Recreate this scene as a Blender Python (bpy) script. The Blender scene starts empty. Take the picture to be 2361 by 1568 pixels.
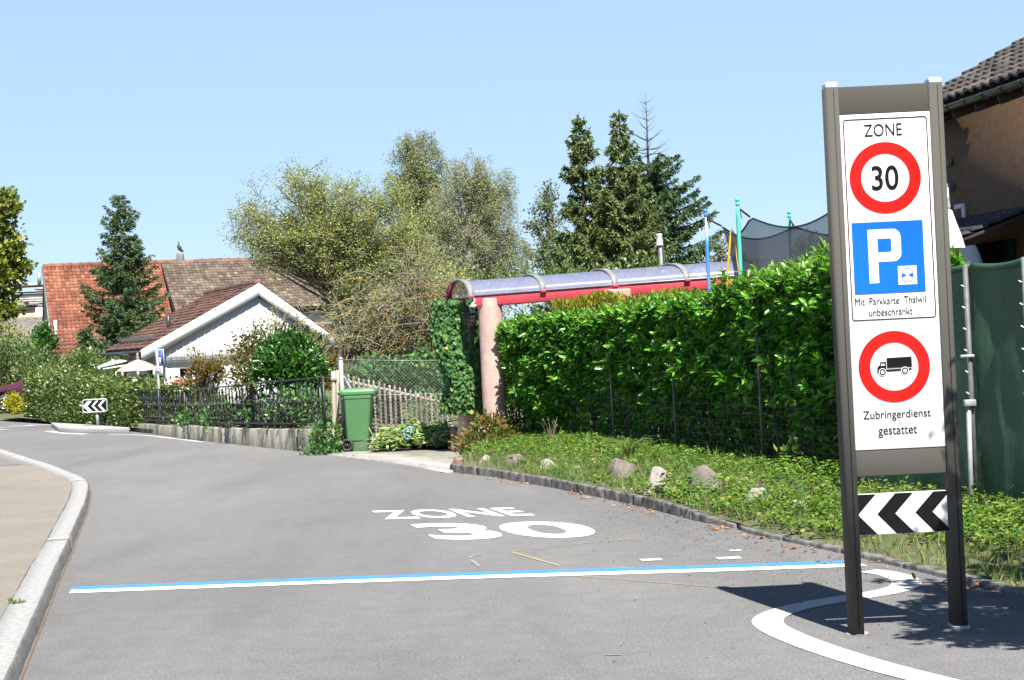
import bpy, math, random
import numpy as np
from mathutils import Vector, Matrix

# ------------------------------------------------------------------ camera, sky, sun, exposure
S = bpy.context.scene
COL = S.collection
FPX, CX, CY, ROLL, EYE = 4000.0, 1180.5, 784.0, math.radians(2.75), 1.7   # photo measured at 2361 px width
cr, sr = math.cos(ROLL), math.sin(ROLL)
cam_d = bpy.data.cameras.new('camera')
cam_d.sensor_width = 36.0
cam_d.lens = FPX / 2361.0 * 36.0
cam_d.clip_start, cam_d.clip_end = 0.1, 3000
cam = bpy.data.objects.new('camera', cam_d)
COL.objects.link(cam)
cam.matrix_world = Matrix(((cr, sr, 0, 0), (0, 0, -1, 0), (-sr, cr, 0, EYE), (0, 0, 0, 1)))
S.camera = cam

SUN_TO = Vector((0.5, -1.92, 3.0)).normalized()      # towards the sun
wd = bpy.data.worlds.new('World')
S.world = wd
wd.use_nodes = True
nt = wd.node_tree
sky = nt.nodes.new('ShaderNodeTexSky')
sky.sky_type = 'NISHITA'
sky.sun_disc = False
sky.sun_elevation = math.asin(SUN_TO.z)
sky.sun_rotation = math.atan2(SUN_TO.x, SUN_TO.y)
sky.altitude = 1500
sky.air_density = 1.0
sky.dust_density = 0.0
sky.ozone_density = 3.0
bg = nt.nodes['Background']
bg.inputs[1].default_value = 0.05
sky_lift = nt.nodes.new('ShaderNodeMix')          # constant pale blue added to brighten the low, visible sky
sky_lift.data_type = 'RGBA'
tcw = nt.nodes.new('ShaderNodeTexCoord')
sepw = nt.nodes.new('ShaderNodeSeparateXYZ')
nt.links.new(tcw.outputs['Generated'], sepw.inputs[0])
elev = nt.nodes.new('ShaderNodeMapRange')      # added lift fades out above the view, so the unseen dome fills less
elev.inputs[1].default_value, elev.inputs[2].default_value = 0.18, 0.50
elev.inputs[3].default_value, elev.inputs[4].default_value = 0.66, 0.0
nt.links.new(sepw.outputs[2], elev.inputs[0])
nt.links.new(elev.outputs[0], sky_lift.inputs[0])
sky_lift.inputs[7].default_value = (4.55, 6.5, 9.1, 1)
nt.links.new(sky.outputs[0], sky_lift.inputs[6])
nt.links.new(sky_lift.outputs[2], bg.inputs[0])

sun_d = bpy.data.lights.new('sun', 'SUN')
sun_d.energy = 5.0
sun_d.angle = math.radians(0.53)
sun_d.color = (1.0, 0.95, 0.87)
sun = bpy.data.objects.new('sun', sun_d)
COL.objects.link(sun)
sun.rotation_euler = (-SUN_TO).to_track_quat('-Z', 'Y').to_euler()
sun.location = (10, -30, 50)

S.view_settings.view_transform = 'Standard'
S.view_settings.look = 'None'
S.view_settings.exposure = 1.40
S.view_settings.gamma = 1.0
S.cycles.denoising_input_passes = 'RGB_ALBEDO_NORMAL'
S.cycles.denoising_prefilter = 'ACCURATE'
S.cycles.max_bounces = 6
S.cycles.transparent_max_bounces = 12
S.cycles.sample_clamp_indirect = 4.0

# ------------------------------------------------------------------ helpers
def W(px, py, Y):
    dx, dy = px - CX, py - CY
    u, v = dx * cr - dy * sr, dy * cr + dx * sr
    return Vector((u / FPX * Y, Y, EYE - v / FPX * Y))

def G(px, py, z=0.0):
    dx, dy = px - CX, py - CY
    v = dy * cr + dx * sr
    Y = (EYE - z) * FPX / v
    p = W(px, py, Y)
    return Vector((p.x, p.y, z))

def rng(seed):
    return np.random.default_rng(seed)

ORG = {}

def nrm(a):
    return a / np.maximum(np.linalg.norm(a, axis=-1, keepdims=True), 1e-9)

class MB:
    def __init__(self):
        self.v, self.f, self.n = [], [], 0

    def add(self, verts, faces):
        verts = np.asarray([tuple(p) for p in verts] if not isinstance(verts, np.ndarray) else verts, dtype=float)
        o = self.n
        self.v.append(verts)
        if isinstance(faces, np.ndarray):
            self.f.append(faces + o)
        else:
            for f in faces:
                self.f.append(np.asarray([f]) + o)
        self.n += len(verts)
        return self

    def box(self, c, s, rot=0.0, taper=1.0):
        x, y, z = [a / 2 for a in s]
        c_, s_ = math.cos(rot), math.sin(rot)
        P = []
        for k, t in ((-z, 1.0), (z, taper)):
            for a, b in ((-x, -y), (x, -y), (x, y), (-x, y)):
                a, b = a * t, b * t
                P.append((c[0] + a * c_ - b * s_, c[1] + a * s_ + b * c_, c[2] + k))
        return self.add(P, [(0, 3, 2, 1), (4, 5, 6, 7), (0, 1, 5, 4), (1, 2, 6, 5), (2, 3, 7, 6), (3, 0, 4, 7)])

    def bar(self, p0, p1, w, h, up=(0, 0, 1)):
        p0, p1 = Vector(p0), Vector(p1)
        d = (p1 - p0).normalized()
        s = d.cross(Vector(up))
        if s.length < 1e-4:
            s = d.cross(Vector((1, 0, 0)))
        s.normalize()
        u = s.cross(d)
        P = [p + s * a * w / 2 + u * b * h / 2 for p in (p0, p1) for a, b in ((-1, -1), (1, -1), (1, 1), (-1, 1))]
        return self.add(P, [(0, 3, 2, 1), (4, 5, 6, 7), (0, 1, 5, 4), (1, 2, 6, 5), (2, 3, 7, 6), (3, 0, 4, 7)])

    def tube(self, pts, r, n=8, cap=True):
        pts = np.asarray([tuple(p) for p in pts], float)
        m = len(pts)
        r = np.full(m, r) if np.isscalar(r) else np.asarray(r, float)
        t = nrm(np.gradient(pts, axis=0))
        ref = np.array([0, 0, 1.0]) if abs(t[0][2]) < 0.9 else np.array([1.0, 0, 0])
        a = nrm(np.cross(t, ref))
        b = np.cross(t, a)
        ang = np.linspace(0, 2 * math.pi, n, endpoint=False)
        ring = pts[:, None] + r[:, None, None] * (a[:, None] * np.cos(ang)[None, :, None] + b[:, None] * np.sin(ang)[None, :, None])
        i, j = np.meshgrid(np.arange(m - 1), np.arange(n), indexing='ij')
        i, j = i.ravel(), j.ravel()
        k = (j + 1) % n
        F = np.stack([i * n + j, i * n + k, (i + 1) * n + k, (i + 1) * n + j], 1)
        o = self.n
        self.add(ring.reshape(-1, 3), F)
        if cap:
            self.f.append(np.arange(n)[None, ::-1] + o)
            self.f.append(np.arange(n)[None] + o + (m - 1) * n)
        return self

    def prism(self, poly, z0, z1):
        n = len(poly)
        P = [(p[0], p[1], z0) for p in poly] + [(p[0], p[1], z1) for p in poly]
        F = [tuple(range(n))[::-1], tuple(range(n, 2 * n))] + [(i, (i + 1) % n, n + (i + 1) % n, n + i) for i in range(n)]
        return self.add(P, F)

    def extrude(self, poly3, vec):
        n = len(poly3)
        vec = Vector(vec)
        P = [Vector(p) for p in poly3] + [Vector(p) + vec for p in poly3]
        F = [tuple(range(n)), tuple(range(n, 2 * n))[::-1]] + [((i + 1) % n, i, n + i, n + (i + 1) % n) for i in range(n)]
        return self.add(P, F)

    def lathe(self, prof, c, n=16):
        pts = [(c[0] + r * math.cos(2 * math.pi * j / n), c[1] + r * math.sin(2 * math.pi * j / n), c[2] + z) for r, z in prof for j in range(n)]
        F = [(i * n + j, i * n + (j + 1) % n, (i + 1) * n + (j + 1) % n, (i + 1) * n + j) for i in range(len(prof) - 1) for j in range(n)]
        F.append(tuple(range(n))[::-1])
        F.append(tuple((len(prof) - 1) * n + j for j in range(n)))
        return self.add(pts, F)

    def sticks(self, P0, P1, r0, r1):
        P0, P1 = np.asarray(P0, float), np.asarray(P1, float)
        n = len(P0)
        r0 = np.broadcast_to(np.asarray(r0, float), (n,))
        r1 = np.broadcast_to(np.asarray(r1, float), (n,))
        d = nrm(P1 - P0)
        ref = np.where(np.abs(d[:, 2:3]) < 0.9, np.array([[0, 0, 1.0]]), np.array([[1.0, 0, 0]]))
        a = nrm(np.cross(d, ref))
        b = np.cross(d, a)
        V = []
        for P, r in ((P0, r0), (P1, r1)):
            for k in range(3):
                an = 2 * math.pi * k / 3
                V.append(P + r[:, None] * (a * math.cos(an) + b * math.sin(an)))
        V = np.stack(V, 1).reshape(-1, 3)
        base = np.arange(n)[:, None] * 6
        F = np.concatenate([base + np.array([[k, (k + 1) % 3, 3 + (k + 1) % 3, 3 + k]]) for k in range(3)], 0)
        return self.add(V, F)

    def leaves(self, P, D, N, L, Wd):
        P, D = np.asarray(P, float), nrm(np.asarray(D, float))
        n = len(P)
        Sd = nrm(np.cross(D, N))
        L = np.broadcast_to(np.asarray(L, float), (n,))[:, None]
        Wd = np.broadcast_to(np.asarray(Wd, float), (n,))[:, None]
        V = np.stack([P, P + D * L * .45 + Sd * Wd / 2, P + D * L, P + D * L * .45 - Sd * Wd / 2], 1).reshape(-1, 3)
        F = np.arange(n)[:, None] * 4 + np.arange(4)[None]
        return self.add(V, F)

    def leaves_folded(self, P, D, N, L, Wd, fold=0.22, droop=0.12):
        P, D = np.asarray(P, float), nrm(np.asarray(D, float))
        n = len(P)
        Sd = nrm(np.cross(D, N))
        U = np.cross(Sd, D)
        L = np.broadcast_to(np.asarray(L, float), (n,))[:, None]
        Wd = np.broadcast_to(np.asarray(Wd, float), (n,))[:, None]
        f = fold * Wd
        V = np.stack([P,
                      P + D * L * .30 + Sd * Wd * .5 + U * f,
                      P + D * L * .72 + Sd * Wd * .40 + U * (f - droop * L * .4),
                      P + D * L - U * droop * L,
                      P + D * L * .72 - Sd * Wd * .40 + U * (f - droop * L * .4),
                      P + D * L * .30 - Sd * Wd * .5 + U * f], 1).reshape(-1, 3)
        base = np.arange(n)[:, None] * 6
        F = np.concatenate([base + np.array([[0, 1, 2, 3]]), base + np.array([[0, 3, 4, 5]])], 0)
        return self.add(V, F)

    def build(self, name, m, parent=None, smooth=False, base=None, bevel=0.0, recalc=False):
        V = np.concatenate(self.v, 0)
        if parent is not None:
            org = ORG[parent.name]
        else:
            org = np.array(tuple(base)) if base is not None else np.zeros(3)
        V = V - org
        me = bpy.data.meshes.new(name)
        counts = np.concatenate([np.full(len(f), f.shape[1]) for f in self.f])
        idx = np.concatenate([f.ravel() for f in self.f])
        me.vertices.add(len(V))
        me.vertices.foreach_set('co', V.ravel().astype(np.float32))
        me.loops.add(len(idx))
        me.loops.foreach_set('vertex_index', idx.astype(np.int32))
        me.polygons.add(len(counts))
        st = np.concatenate([[0], np.cumsum(counts)[:-1]])
        me.polygons.foreach_set('loop_start', st.astype(np.int32))
        me.polygons.foreach_set('loop_total', counts.astype(np.int32))
        if smooth:
            me.polygons.foreach_set('use_smooth', np.ones(len(counts), bool))
        me.update(calc_edges=True)
        me.validate()
        me.materials.append(m)
        o = bpy.data.objects.new(name, me)
        COL.objects.link(o)
        if parent is not None:
            o.parent = parent
        else:
            o.location = org
        ORG[o.name] = org
        if bevel:
            b = o.modifiers.new('bevel', 'BEVEL')
            b.width = bevel
            b.segments = 2
            b.limit_method = 'ANGLE'
        return o

def tag(o, label=None, cat=None, group=None, kind=None):
    if label: o['label'] = label
    if cat: o['category'] = cat
    if group: o['group'] = group
    if kind: o['kind'] = kind
    return o

def thing(name, label, cat, base, group=None):
    o = bpy.data.objects.new(name, None)
    o.empty_display_size = 0.2
    COL.objects.link(o)
    o.location = base
    ORG[o.name] = np.array(tuple(base), float)
    return tag(o, label, cat, group)

# ------------------------------------------------------------------ materials
def new_mat(name):
    m = bpy.data.materials.new(name)
    m.use_nodes = True
    return m, m.node_tree.nodes, m.node_tree.links, m.node_tree.nodes['Principled BSDF']

def ramp(nodes, links, src, stops):
    r = nodes.new('ShaderNodeValToRGB')
    e = r.color_ramp.elements
    while len(e) < len(stops):
        e.new(0.5)
    for el, (p, c) in zip(e, stops):
        el.position = p
        el.color = (*c, 1)
    links.new(src, r.inputs[0])
    return r.outputs[0]

def noise(nodes, links, scale, detail=4, rough=0.55, coord='Object', stretch=None):
    tc = nodes.new('ShaderNodeTexCoord')
    n = nodes.new('ShaderNodeTexNoise')
    n.inputs['Scale'].default_value = scale
    n.inputs['Detail'].default_value = detail
    n.inputs['Roughness'].default_value = rough
    if stretch:
        mp = nodes.new('ShaderNodeMapping')
        mp.inputs['Scale'].default_value = stretch
        links.new(tc.outputs[coord], mp.inputs[0])
        links.new(mp.outputs[0], n.inputs[0])
    else:
        links.new(tc.outputs[coord], n.inputs[0])
    return n.outputs[0]

def mix(nodes, links, fac, a, b, mode='MIX'):
    x = nodes.new('ShaderNodeMix')
    x.data_type = 'RGBA'
    x.blend_type = mode
    for sock, val in ((x.inputs[0], fac), (x.inputs[6], a), (x.inputs[7], b)):
        if isinstance(val, (int, float)):
            sock.default_value = val
        elif isinstance(val, tuple):
            sock.default_value = (*val, 1)
        else:
            links.new(val, sock)
    return x.outputs[2]

def bump(nodes, links, src, bsdf, strength=0.3, dist=0.01):
    b = nodes.new('ShaderNodeBump')
    b.inputs['Strength'].default_value = strength
    b.inputs['Distance'].default_value = dist
    links.new(src, b.inputs['Height'])
    links.new(b.outputs[0], bsdf.inputs['Normal'])

KA = 0.76
def mat(name, a, b=None, scale=6.0, rough=0.7, metal=0.0, bmp=0.0, detail=5, lo=0.35, hi=0.65, spec=0.5, stretch=None, bscale=None):
    m, N, L, B = new_mat(name)
    B.inputs['Roughness'].default_value = rough
    B.inputs['Metallic'].default_value = metal
    B.inputs['Specular IOR Level'].default_value = spec
    b = b or tuple(min(1, x * 1.12) for x in a)
    a, b = tuple(x * KA for x in a), tuple(x * KA for x in b)
    n = noise(N, L, scale, detail, stretch=stretch)
    c = ramp(N, L, n, [(lo, a), (hi, b)])
    L.new(c, B.inputs['Base Color'])
    if bmp:
        bump(N, L, noise(N, L, bscale or scale * 6, 3), B, bmp, 0.01)
    return m

GAIN = {'laurel_leaf': 1.55, 'young_laurel_leaf': 1.4, 'grass_blade': 1.35, 'ground_cover_leaf': 1.3, 'sparse_yellow_leaf': 2.15, 'birch_leaf': 2.0, 'grey_green_leaf': 1.85,
        'dull_green_leaf': 1.6, 'olive_spruce_needle': 1.85, 'blue_green_spruce_needle': 1.7, 'mixed_hedge_leaf': 1.25, 'mid_green_leaf': 1.5, 'yellow_green_leaf': 1.6, 'ivy_leaf': 1.7, 'pale_cut_leaf': 1.5,
        'dark_green_leaf': 1.25, 'russet_leaf': 1.2, 'bronze_leaf': 1.2}
def leaf_mat(name, stops, rough=0.45, trans=0.3, tint=(1.25, 1.2, 0.6), spec=0.5):
    g_ = GAIN.get(name, 1.0) * .92
    stops = [(p, tuple(min(.8, x * g_) for x in c)) for p, c in stops]
    m, N, L, B = new_mat(name)
    g = N.new('ShaderNodeNewGeometry')
    c = ramp(N, L, g.outputs['Random Per Island'], stops)
    L.new(c, B.inputs['Base Color'])
    B.inputs['Roughness'].default_value = rough
    B.inputs['Specular IOR Level'].default_value = spec
    t = N.new('ShaderNodeBsdfTranslucent')
    L.new(mix(N, L, 1.0, c, tint, 'MULTIPLY'), t.inputs[0])
    mx = N.new('ShaderNodeMixShader')
    mx.inputs[0].default_value = trans
    L.new(B.outputs[0], mx.inputs[1])
    L.new(t.outputs[0], mx.inputs[2])
    L.new(mx.outputs[0], N['Material Output'].inputs[0])
    return m

def island_mat(name, stops, rough=0.8, bmp=0.0, nscale=3.0, namt=0.35):
    stops = [(p, tuple(x * KA for x in c)) for p, c in stops]
    m, N, L, B = new_mat(name)
    g = N.new('ShaderNodeNewGeometry')
    c = ramp(N, L, g.outputs['Random Per Island'], stops)
    n = ramp(N, L, noise(N, L, nscale, 6), [(0.35, (1 - namt,) * 3), (0.65, (1.0,) * 3)])
    L.new(mix(N, L, 1.0, c, n, 'MULTIPLY'), B.inputs['Base Color'])
    B.inputs['Roughness'].default_value = rough
    if bmp:
        bump(N, L, noise(N, L, 60, 3), B, bmp, 0.005)
    return m

def see_through(name, col, alpha, rough=0.5, kind='diffuse'):
    m, N, L, B = new_mat(name)
    B.inputs['Base Color'].default_value = (*col, 1)
    B.inputs['Roughness'].default_value = rough
    t = N.new('ShaderNodeBsdfTransparent')
    mx = N.new('ShaderNodeMixShader')
    mx.inputs[0].default_value = alpha
    L.new(t.outputs[0], mx.inputs[1])
    L.new(B.outputs[0], mx.inputs[2])
    L.new(mx.outputs[0], N['Material Output'].inputs[0])
    return m

def asphalt_mat():
    m, N, L, B = new_mat('asphalt')
    fine = ramp(N, L, noise(N, L, 62, 5, 0.75), [(0.26, (.055, .054, .055)), (0.46, (.126, .125, .126)), (0.56, (.165, .164, .165)), (0.78, (.35, .348, .347))])
    big = ramp(N, L, noise(N, L, 0.30, 6, 0.62, stretch=(1.0, 0.40, 1)), [(0.3, (.75, .75, .755)), (0.7, (1.14, 1.135, 1.13))])
    c = mix(N, L, 1.0, fine, big, 'MULTIPLY')
    mid = ramp(N, L, noise(N, L, 5.0, 7, 0.7), [(0.3, (.86, .86, .86)), (0.7, (1.10, 1.10, 1.09))])
    c = mix(N, L, 1.0, c, mid, 'MULTIPLY')
    # pale bits of aggregate
    tc = N.new('ShaderNodeTexCoord'); vo = N.new('ShaderNodeTexVoronoi'); vo.inputs['Scale'].default_value = 55
    L.new(tc.outputs['Object'], vo.inputs['Vector'])
    chip = ramp(N, L, vo.outputs['Distance'], [(0.10, (.55, .55, .55)), (0.20, (0, 0, 0))])
    sel = ramp(N, L, vo.outputs['Color'], [(0.55, (0, 0, 0)), (0.62, (1, 1, 1))])
    c = mix(N, L, mix(N, L, 1.0, chip, sel, 'MULTIPLY'), c, (.36, .36, .355))
    # worn pale scuffs drawn out across the road
    sc = ramp(N, L, noise(N, L, 2.4, 7, 0.78, stretch=(.7, 1.2, 1)), [(0.62, (0, 0, 0)), (0.80, (.40, .40, .40))])
    c = mix(N, L, sc, c, (.25, .25, .25))
    # darker tyre-polished patches
    ty = ramp(N, L, noise(N, L, 0.8, 4, 0.6, stretch=(1.5, 0.18, 1)), [(0.50, (0, 0, 0)), (0.72, (.34, .34, .34))])
    c = mix(N, L, ty, c, (.075, .075, .076))
    pit = ramp(N, L, noise(N, L, 38, 2, 0.5), [(0.24, (.7, .7, .7)), (0.31, (0, 0, 0))])
    c = mix(N, L, pit, c, (.035, .035, .035))
    L.new(c, B.inputs['Base Color'])
    B.inputs['Roughness'].default_value = 0.82
    bump(N, L, noise(N, L, 75, 4, 0.75), B, 0.8, 0.010)
    return m

M = {}
M['asphalt'] = asphalt_mat()
M['ground'] = mat('soil_and_grass', (.06, .085, .028), (.14, .13, .065), 2.0, 0.95, bmp=.4)
def pavement_mat():
    m, N, L, B = new_mat('beige_asphalt_pavement')
    c = ramp(N, L, noise(N, L, 70, 5, .75), [(.28, (.085, .076, .066)), (.46, (.17, .152, .130)), (.58, (.215, .194, .168)), (.76, (.36, .33, .29))])
    g = ramp(N, L, noise(N, L, 1.1, 6, .65), [(.3, (.84, .84, .85)), (.7, (1.08, 1.07, 1.05))])
    c = mix(N, L, 1.0, c, g, 'MULTIPLY')
    d = ramp(N, L, noise(N, L, 9, 4, .6), [(.25, (.5, .5, .5)), (.36, (0, 0, 0))])
    L.new(mix(N, L, d, c, (.12, .11, .095)), B.inputs['Base Color'])
    B.inputs['Roughness'].default_value = .9
    bump(N, L, noise(N, L, 80, 4, .75), B, .8, .01)
    return m
M['pavement'] = pavement_mat()
M['granite'] = mat('pale_granite', (.27, .27, .268), (.44, .44, .435), 26, 0.85, bmp=.6, detail=10, lo=.32, hi=.68)
M['granite_face'] = mat('dark_granite_face', (.10, .10, .10), (.25, .25, .245), 22, .95, bmp=.9, detail=10, lo=.3, hi=.7)
M['kerb_dark'] = mat('weathered_kerb_stone', (.060, .056, .050), (.25, .24, .225), 9, .9, bmp=.6, detail=9, lo=.36, hi=.66)
M['concrete'] = mat('concrete', (.30, .28, .24), (.46, .44, .40), 3.5, 0.9, bmp=.35, detail=8)
def stained_wall():
    m, N, L, B = new_mat('stained_concrete')
    n1 = ramp(N, L, noise(N, L, 2.2, 8, 0.65, stretch=(1.2, 1.2, .35)), [(.40, (.10, .095, .08)), (.52, (.26, .245, .20)), (.68, (.42, .40, .35))])
    n2 = ramp(N, L, noise(N, L, 18, 5, 0.6), [(.3, (.72, .72, .7)), (.7, (1.08, 1.08, 1.05))])
    L.new(mix(N, L, 1.0, n1, n2, 'MULTIPLY'), B.inputs['Base Color'])
    B.inputs['Roughness'].default_value = .95
    bump(N, L, noise(N, L, 30, 6), B, .6, .02)
    return m
M['wall'] = stained_wall()
def paint_mat(name, a, wear=0.30):
    m, N, L, B = new_mat(name)
    w = ramp(N, L, noise(N, L, 48, 6, .8), [(wear + .03, (.8, .8, .8)), (wear + .10, (0, 0, 0))])
    n = ramp(N, L, noise(N, L, 5, 4), [(.3, tuple(x * .88 for x in a)), (.7, a)])
    L.new(mix(N, L, w, n, (.16, .16, .16)), B.inputs['Base Color'])
    B.inputs['Roughness'].default_value = .7
    return m
M['paint_white'] = paint_mat('white_road_paint', (.82, .81, .79), .26)
M['paint_worn'] = paint_mat('worn_white_road_paint', (.46, .45, .43), .36)
M['paint_blue'] = paint_mat('blue_road_paint', (.050, .20, .60), .27)
M['paint_yellow'] = paint_mat('yellow_chalk', (.45, .38, .10), .47)
M['paint_scuff'] = paint_mat('scuffed_chalk', (.32, .32, .32), .50)
M['post_grey'] = mat('grey_brown_powder_coat', (.088, .086, .077), (.095, .093, .083), 200, 0.85, bmp=.03, spec=.12)
M['groove'] = mat('dark_groove', (.01, .01, .01), rough=.6)
M['cap'] = mat('pale_plastic_cap', (.62, .62, .60), rough=.35)
M['sign_white'] = mat('white_reflective_film', (.80, .80, .80), (.84, .84, .84), 3, 0.35)
M['sign_red'] = mat('red_reflective_film', (.62, .008, .006), (.68, .011, .008), 3, 0.45, spec=.2)
M['sign_blue'] = mat('blue_reflective_film', (.004, .13, .60), (.006, .16, .68), 3, 0.45, spec=.2)
M['sign_black'] = mat('black_film', (.008, .008, .008), rough=.5, spec=.12)
M['galv'] = mat('galvanised_steel', (.38, .40, .42), (.52, .54, .56), 20, .45, metal=.35)
M['galv_dark'] = mat('weathered_steel', (.16, .17, .17), (.28, .29, .29), 14, .55, metal=.3)
M['old_pipe'] = mat('dull_pipe', (.09, .10, .11), (.15, .16, .17), 14, .6)
M['wire_old'] = mat('dull_old_wire', (.07, .075, .072), (.13, .135, .13), 14, .7)
M['iron'] = mat('black_wrought_iron', (.028, .029, .031), (.06, .062, .066), 30, .45, metal=.2)
M['pink'] = mat('pink_roughcast', (.54, .345, .30), (.66, .46, .415), 5, .9, bmp=.7, bscale=40)
M['red_steel'] = mat('red_painted_steel', (.50, .045, .070), (.57, .06, .09), 4, .5)
M['glazing'] = see_through('lilac_polycarbonate', (.25, .27, .42), .50, .25)
M['grey_steel'] = mat('grey_steel_rib', (.20, .205, .21), (.27, .275, .28), 10, .55)
M['red_lamp'] = mat('red_lens', (.75, .02, .01), rough=.2)
M['bin'] = mat('green_plastic', (.105, .275, .110), (.118, .30, .122), 3, .42, bmp=.06)
M['rubber'] = mat('black_rubber', (.022, .022, .023), (.05, .05, .05), 10, .7)
M['wood_old'] = mat('weathered_wood', (.24, .215, .175), (.42, .385, .33), 9, .9, bmp=.5, stretch=(3, 3, .4), detail=8)
M['wood_pale'] = mat('pale_stripped_wood', (.42, .36, .28), (.56, .49, .40), 6, .85, bmp=.4, stretch=(3, 3, .4))
M['bark'] = mat('grey_brown_bark', (.055, .045, .032), (.15, .125, .095), 9, .95, bmp=.7, stretch=(2, 2, .5))
M['bark_mid'] = mat('olive_brown_bark', (.12, .105, .07), (.24, .21, .15), 8, .9, bmp=.5)
M['bark_pale'] = mat('pale_bark', (.14, .12, .10), (.36, .33, .29), 6, .9, bmp=.5)
M['twig'] = island_mat('lichen_twigs', [(0, (.18, .155, .11)), (.45, (.28, .25, .18)), (.76, (.40, .36, .28)), (.88, (.44, .30, .06)), (1, (.50, .36, .07))], .9)
M['tile_orange'] = island_mat('orange_clay_tiles', [(0, (.20, .070, .042)), (.3, (.30, .105, .060)), (.8, (.39, .150, .085)), (1, (.45, .20, .125))], .85, nscale=.55, namt=.5)
M['tile_brown'] = island_mat('mossy_brown_tiles', [(0, (.10, .075, .06)), (.5, (.17, .125, .10)), (.955, (.23, .18, .14)), (.97, (.25, .235, .13)), (1, (.30, .28, .20))], .9, nscale=.8, namt=.4)
M['tile_redbrown'] = island_mat('red_brown_tiles', [(0, (.11, .055, .038)), (.5, (.17, .085, .058)), (1, (.24, .12, .08))], .9, nscale=1.2, namt=.35)
M['tile_dark'] = island_mat('dark_brown_tiles', [(0, (.10, .082, .072)), (.6, (.155, .13, .115)), (1, (.21, .18, .155))], .8, nscale=2)
M['tile_slate'] = island_mat('blue_grey_tiles', [(0, (.030, .034, .042)), (1, (.065, .07, .085))], .75, nscale=2)
M['white_wall'] = mat('white_render', (.76, .77, .78), (.82, .82, .82), 4, .8, bmp=.2)
M['white_board'] = mat('white_painted_board', (.74, .75, .76), (.82, .82, .82), 8, .6, stretch=(1, 1, 8))
M['brown_wall'] = mat('brown_roughcast', (.135, .078, .045), (.175, .105, .062), 8, .95, bmp=.8, bscale=60)
M['dark_wood'] = mat('dark_wood', (.018, .015, .013), (.04, .034, .03), 6, .8)
M['orange_wall'] = mat('orange_render', (.58, .27, .10), (.66, .33, .13), 4, .9)
M['peach_brick'] = mat('peach_brick', (.58, .38, .24), (.68, .48, .33), 5, .9)
M['window_dark'] = mat('dark_window_glass', (.02, .022, .022), (.05, .055, .05), 3, .12)
M['window_blue'] = mat('blue_window_glass', (.10, .20, .42), (.16, .28, .50), 3, .15)
M['gutter'] = mat('dark_gutter_metal', (.045, .052, .050), (.07, .078, .074), 5, .4, metal=.3)
M['fascia_red'] = mat('red_brown_fascia', (.13, .025, .022), rough=.6)
M['pink_wall'] = mat('pinkish_render', (.28, .17, .16), rough=.9)
M['fabric_white'] = mat('white_canvas', (.72, .72, .68), (.80, .80, .77), 4, .9)
M['fabric_pink'] = mat('pink_batik_canvas', (.62, .25, .23), (.72, .42, .39), 7, .9, stretch=(1, 1, 5))
def tarp_mat():
    m, N, L, B = new_mat('green_tarpaulin')
    n = ramp(N, L, noise(N, L, 1.6, 7, .6, stretch=(2, 2, .5)), [(.3, (.016, .052, .025)), (.7, (.026, .078, .040))])
    s = ramp(N, L, noise(N, L, 5, 6, .7, stretch=(5, 5, .35)), [(.64, (0, 0, 0)), (.78, (.16, .16, .16))])
    L.new(mix(N, L, s, n, (.11, .19, .13)), B.inputs['Base Color'])
    B.inputs['Roughness'].default_value = .62
    bump(N, L, noise(N, L, 9, 5, stretch=(2, 2, .8)), B, .35, .02)
    return m
M['tarp'] = tarp_mat()
M['net'] = see_through('black_mesh_net', (.030, .035, .048), .72, .9)
M['net_edge'] = mat('black_webbing', (.012, .012, .014), rough=.9)
M['teal'] = mat('teal_foam_sleeve', (.06, .50, .38), (.08, .58, .44), 5, .6)
M['teal_cap'] = mat('turquoise_plastic', (.10, .60, .52), rough=.35)
M['blue_sleeve'] = mat('blue_foam_sleeve', (.05, .22, .62), (.08, .28, .68), 5, .6)
M['yellow_rod'] = mat('orange_yellow_rod', (.70, .34, .03), rough=.4)
M['rope_blue'] = mat('blue_rope', (.06, .28, .70), (.30, .5, .8), 60, .8)
M['stone_a'] = mat('brown_grey_boulder', (.11, .088, .075), (.25, .205, .18), 9, .9, bmp=.8, detail=9)
M['stone_b'] = mat('pale_boulder', (.25, .23, .20), (.46, .43, .39), 9, .9, bmp=.9, detail=10, lo=.3, hi=.7)
M['stone_c'] = mat('dark_lichened_boulder', (.10, .085, .075), (.25, .22, .20), 5, .9, bmp=.8, detail=9)
M['stone_red'] = mat('reddish_stone', (.20, .115, .10), (.34, .22, .20), 6, .9, bmp=.7, detail=8)
M['car_paint'] = mat('purple_car_paint', (.085, .028, .050), (.10, .033, .06), 4, .2)
M['chrome'] = mat('alloy', (.55, .56, .58), rough=.25, metal=.8)
M['plastic_dark'] = mat('dark_plastic', (.025, .025, .027), rough=.5)
M['flat_roof'] = mat('old_shingle', (.12, .10, .09), (.30, .27, .24), 4, .95, detail=9, stretch=(1, 1, 5))
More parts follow.
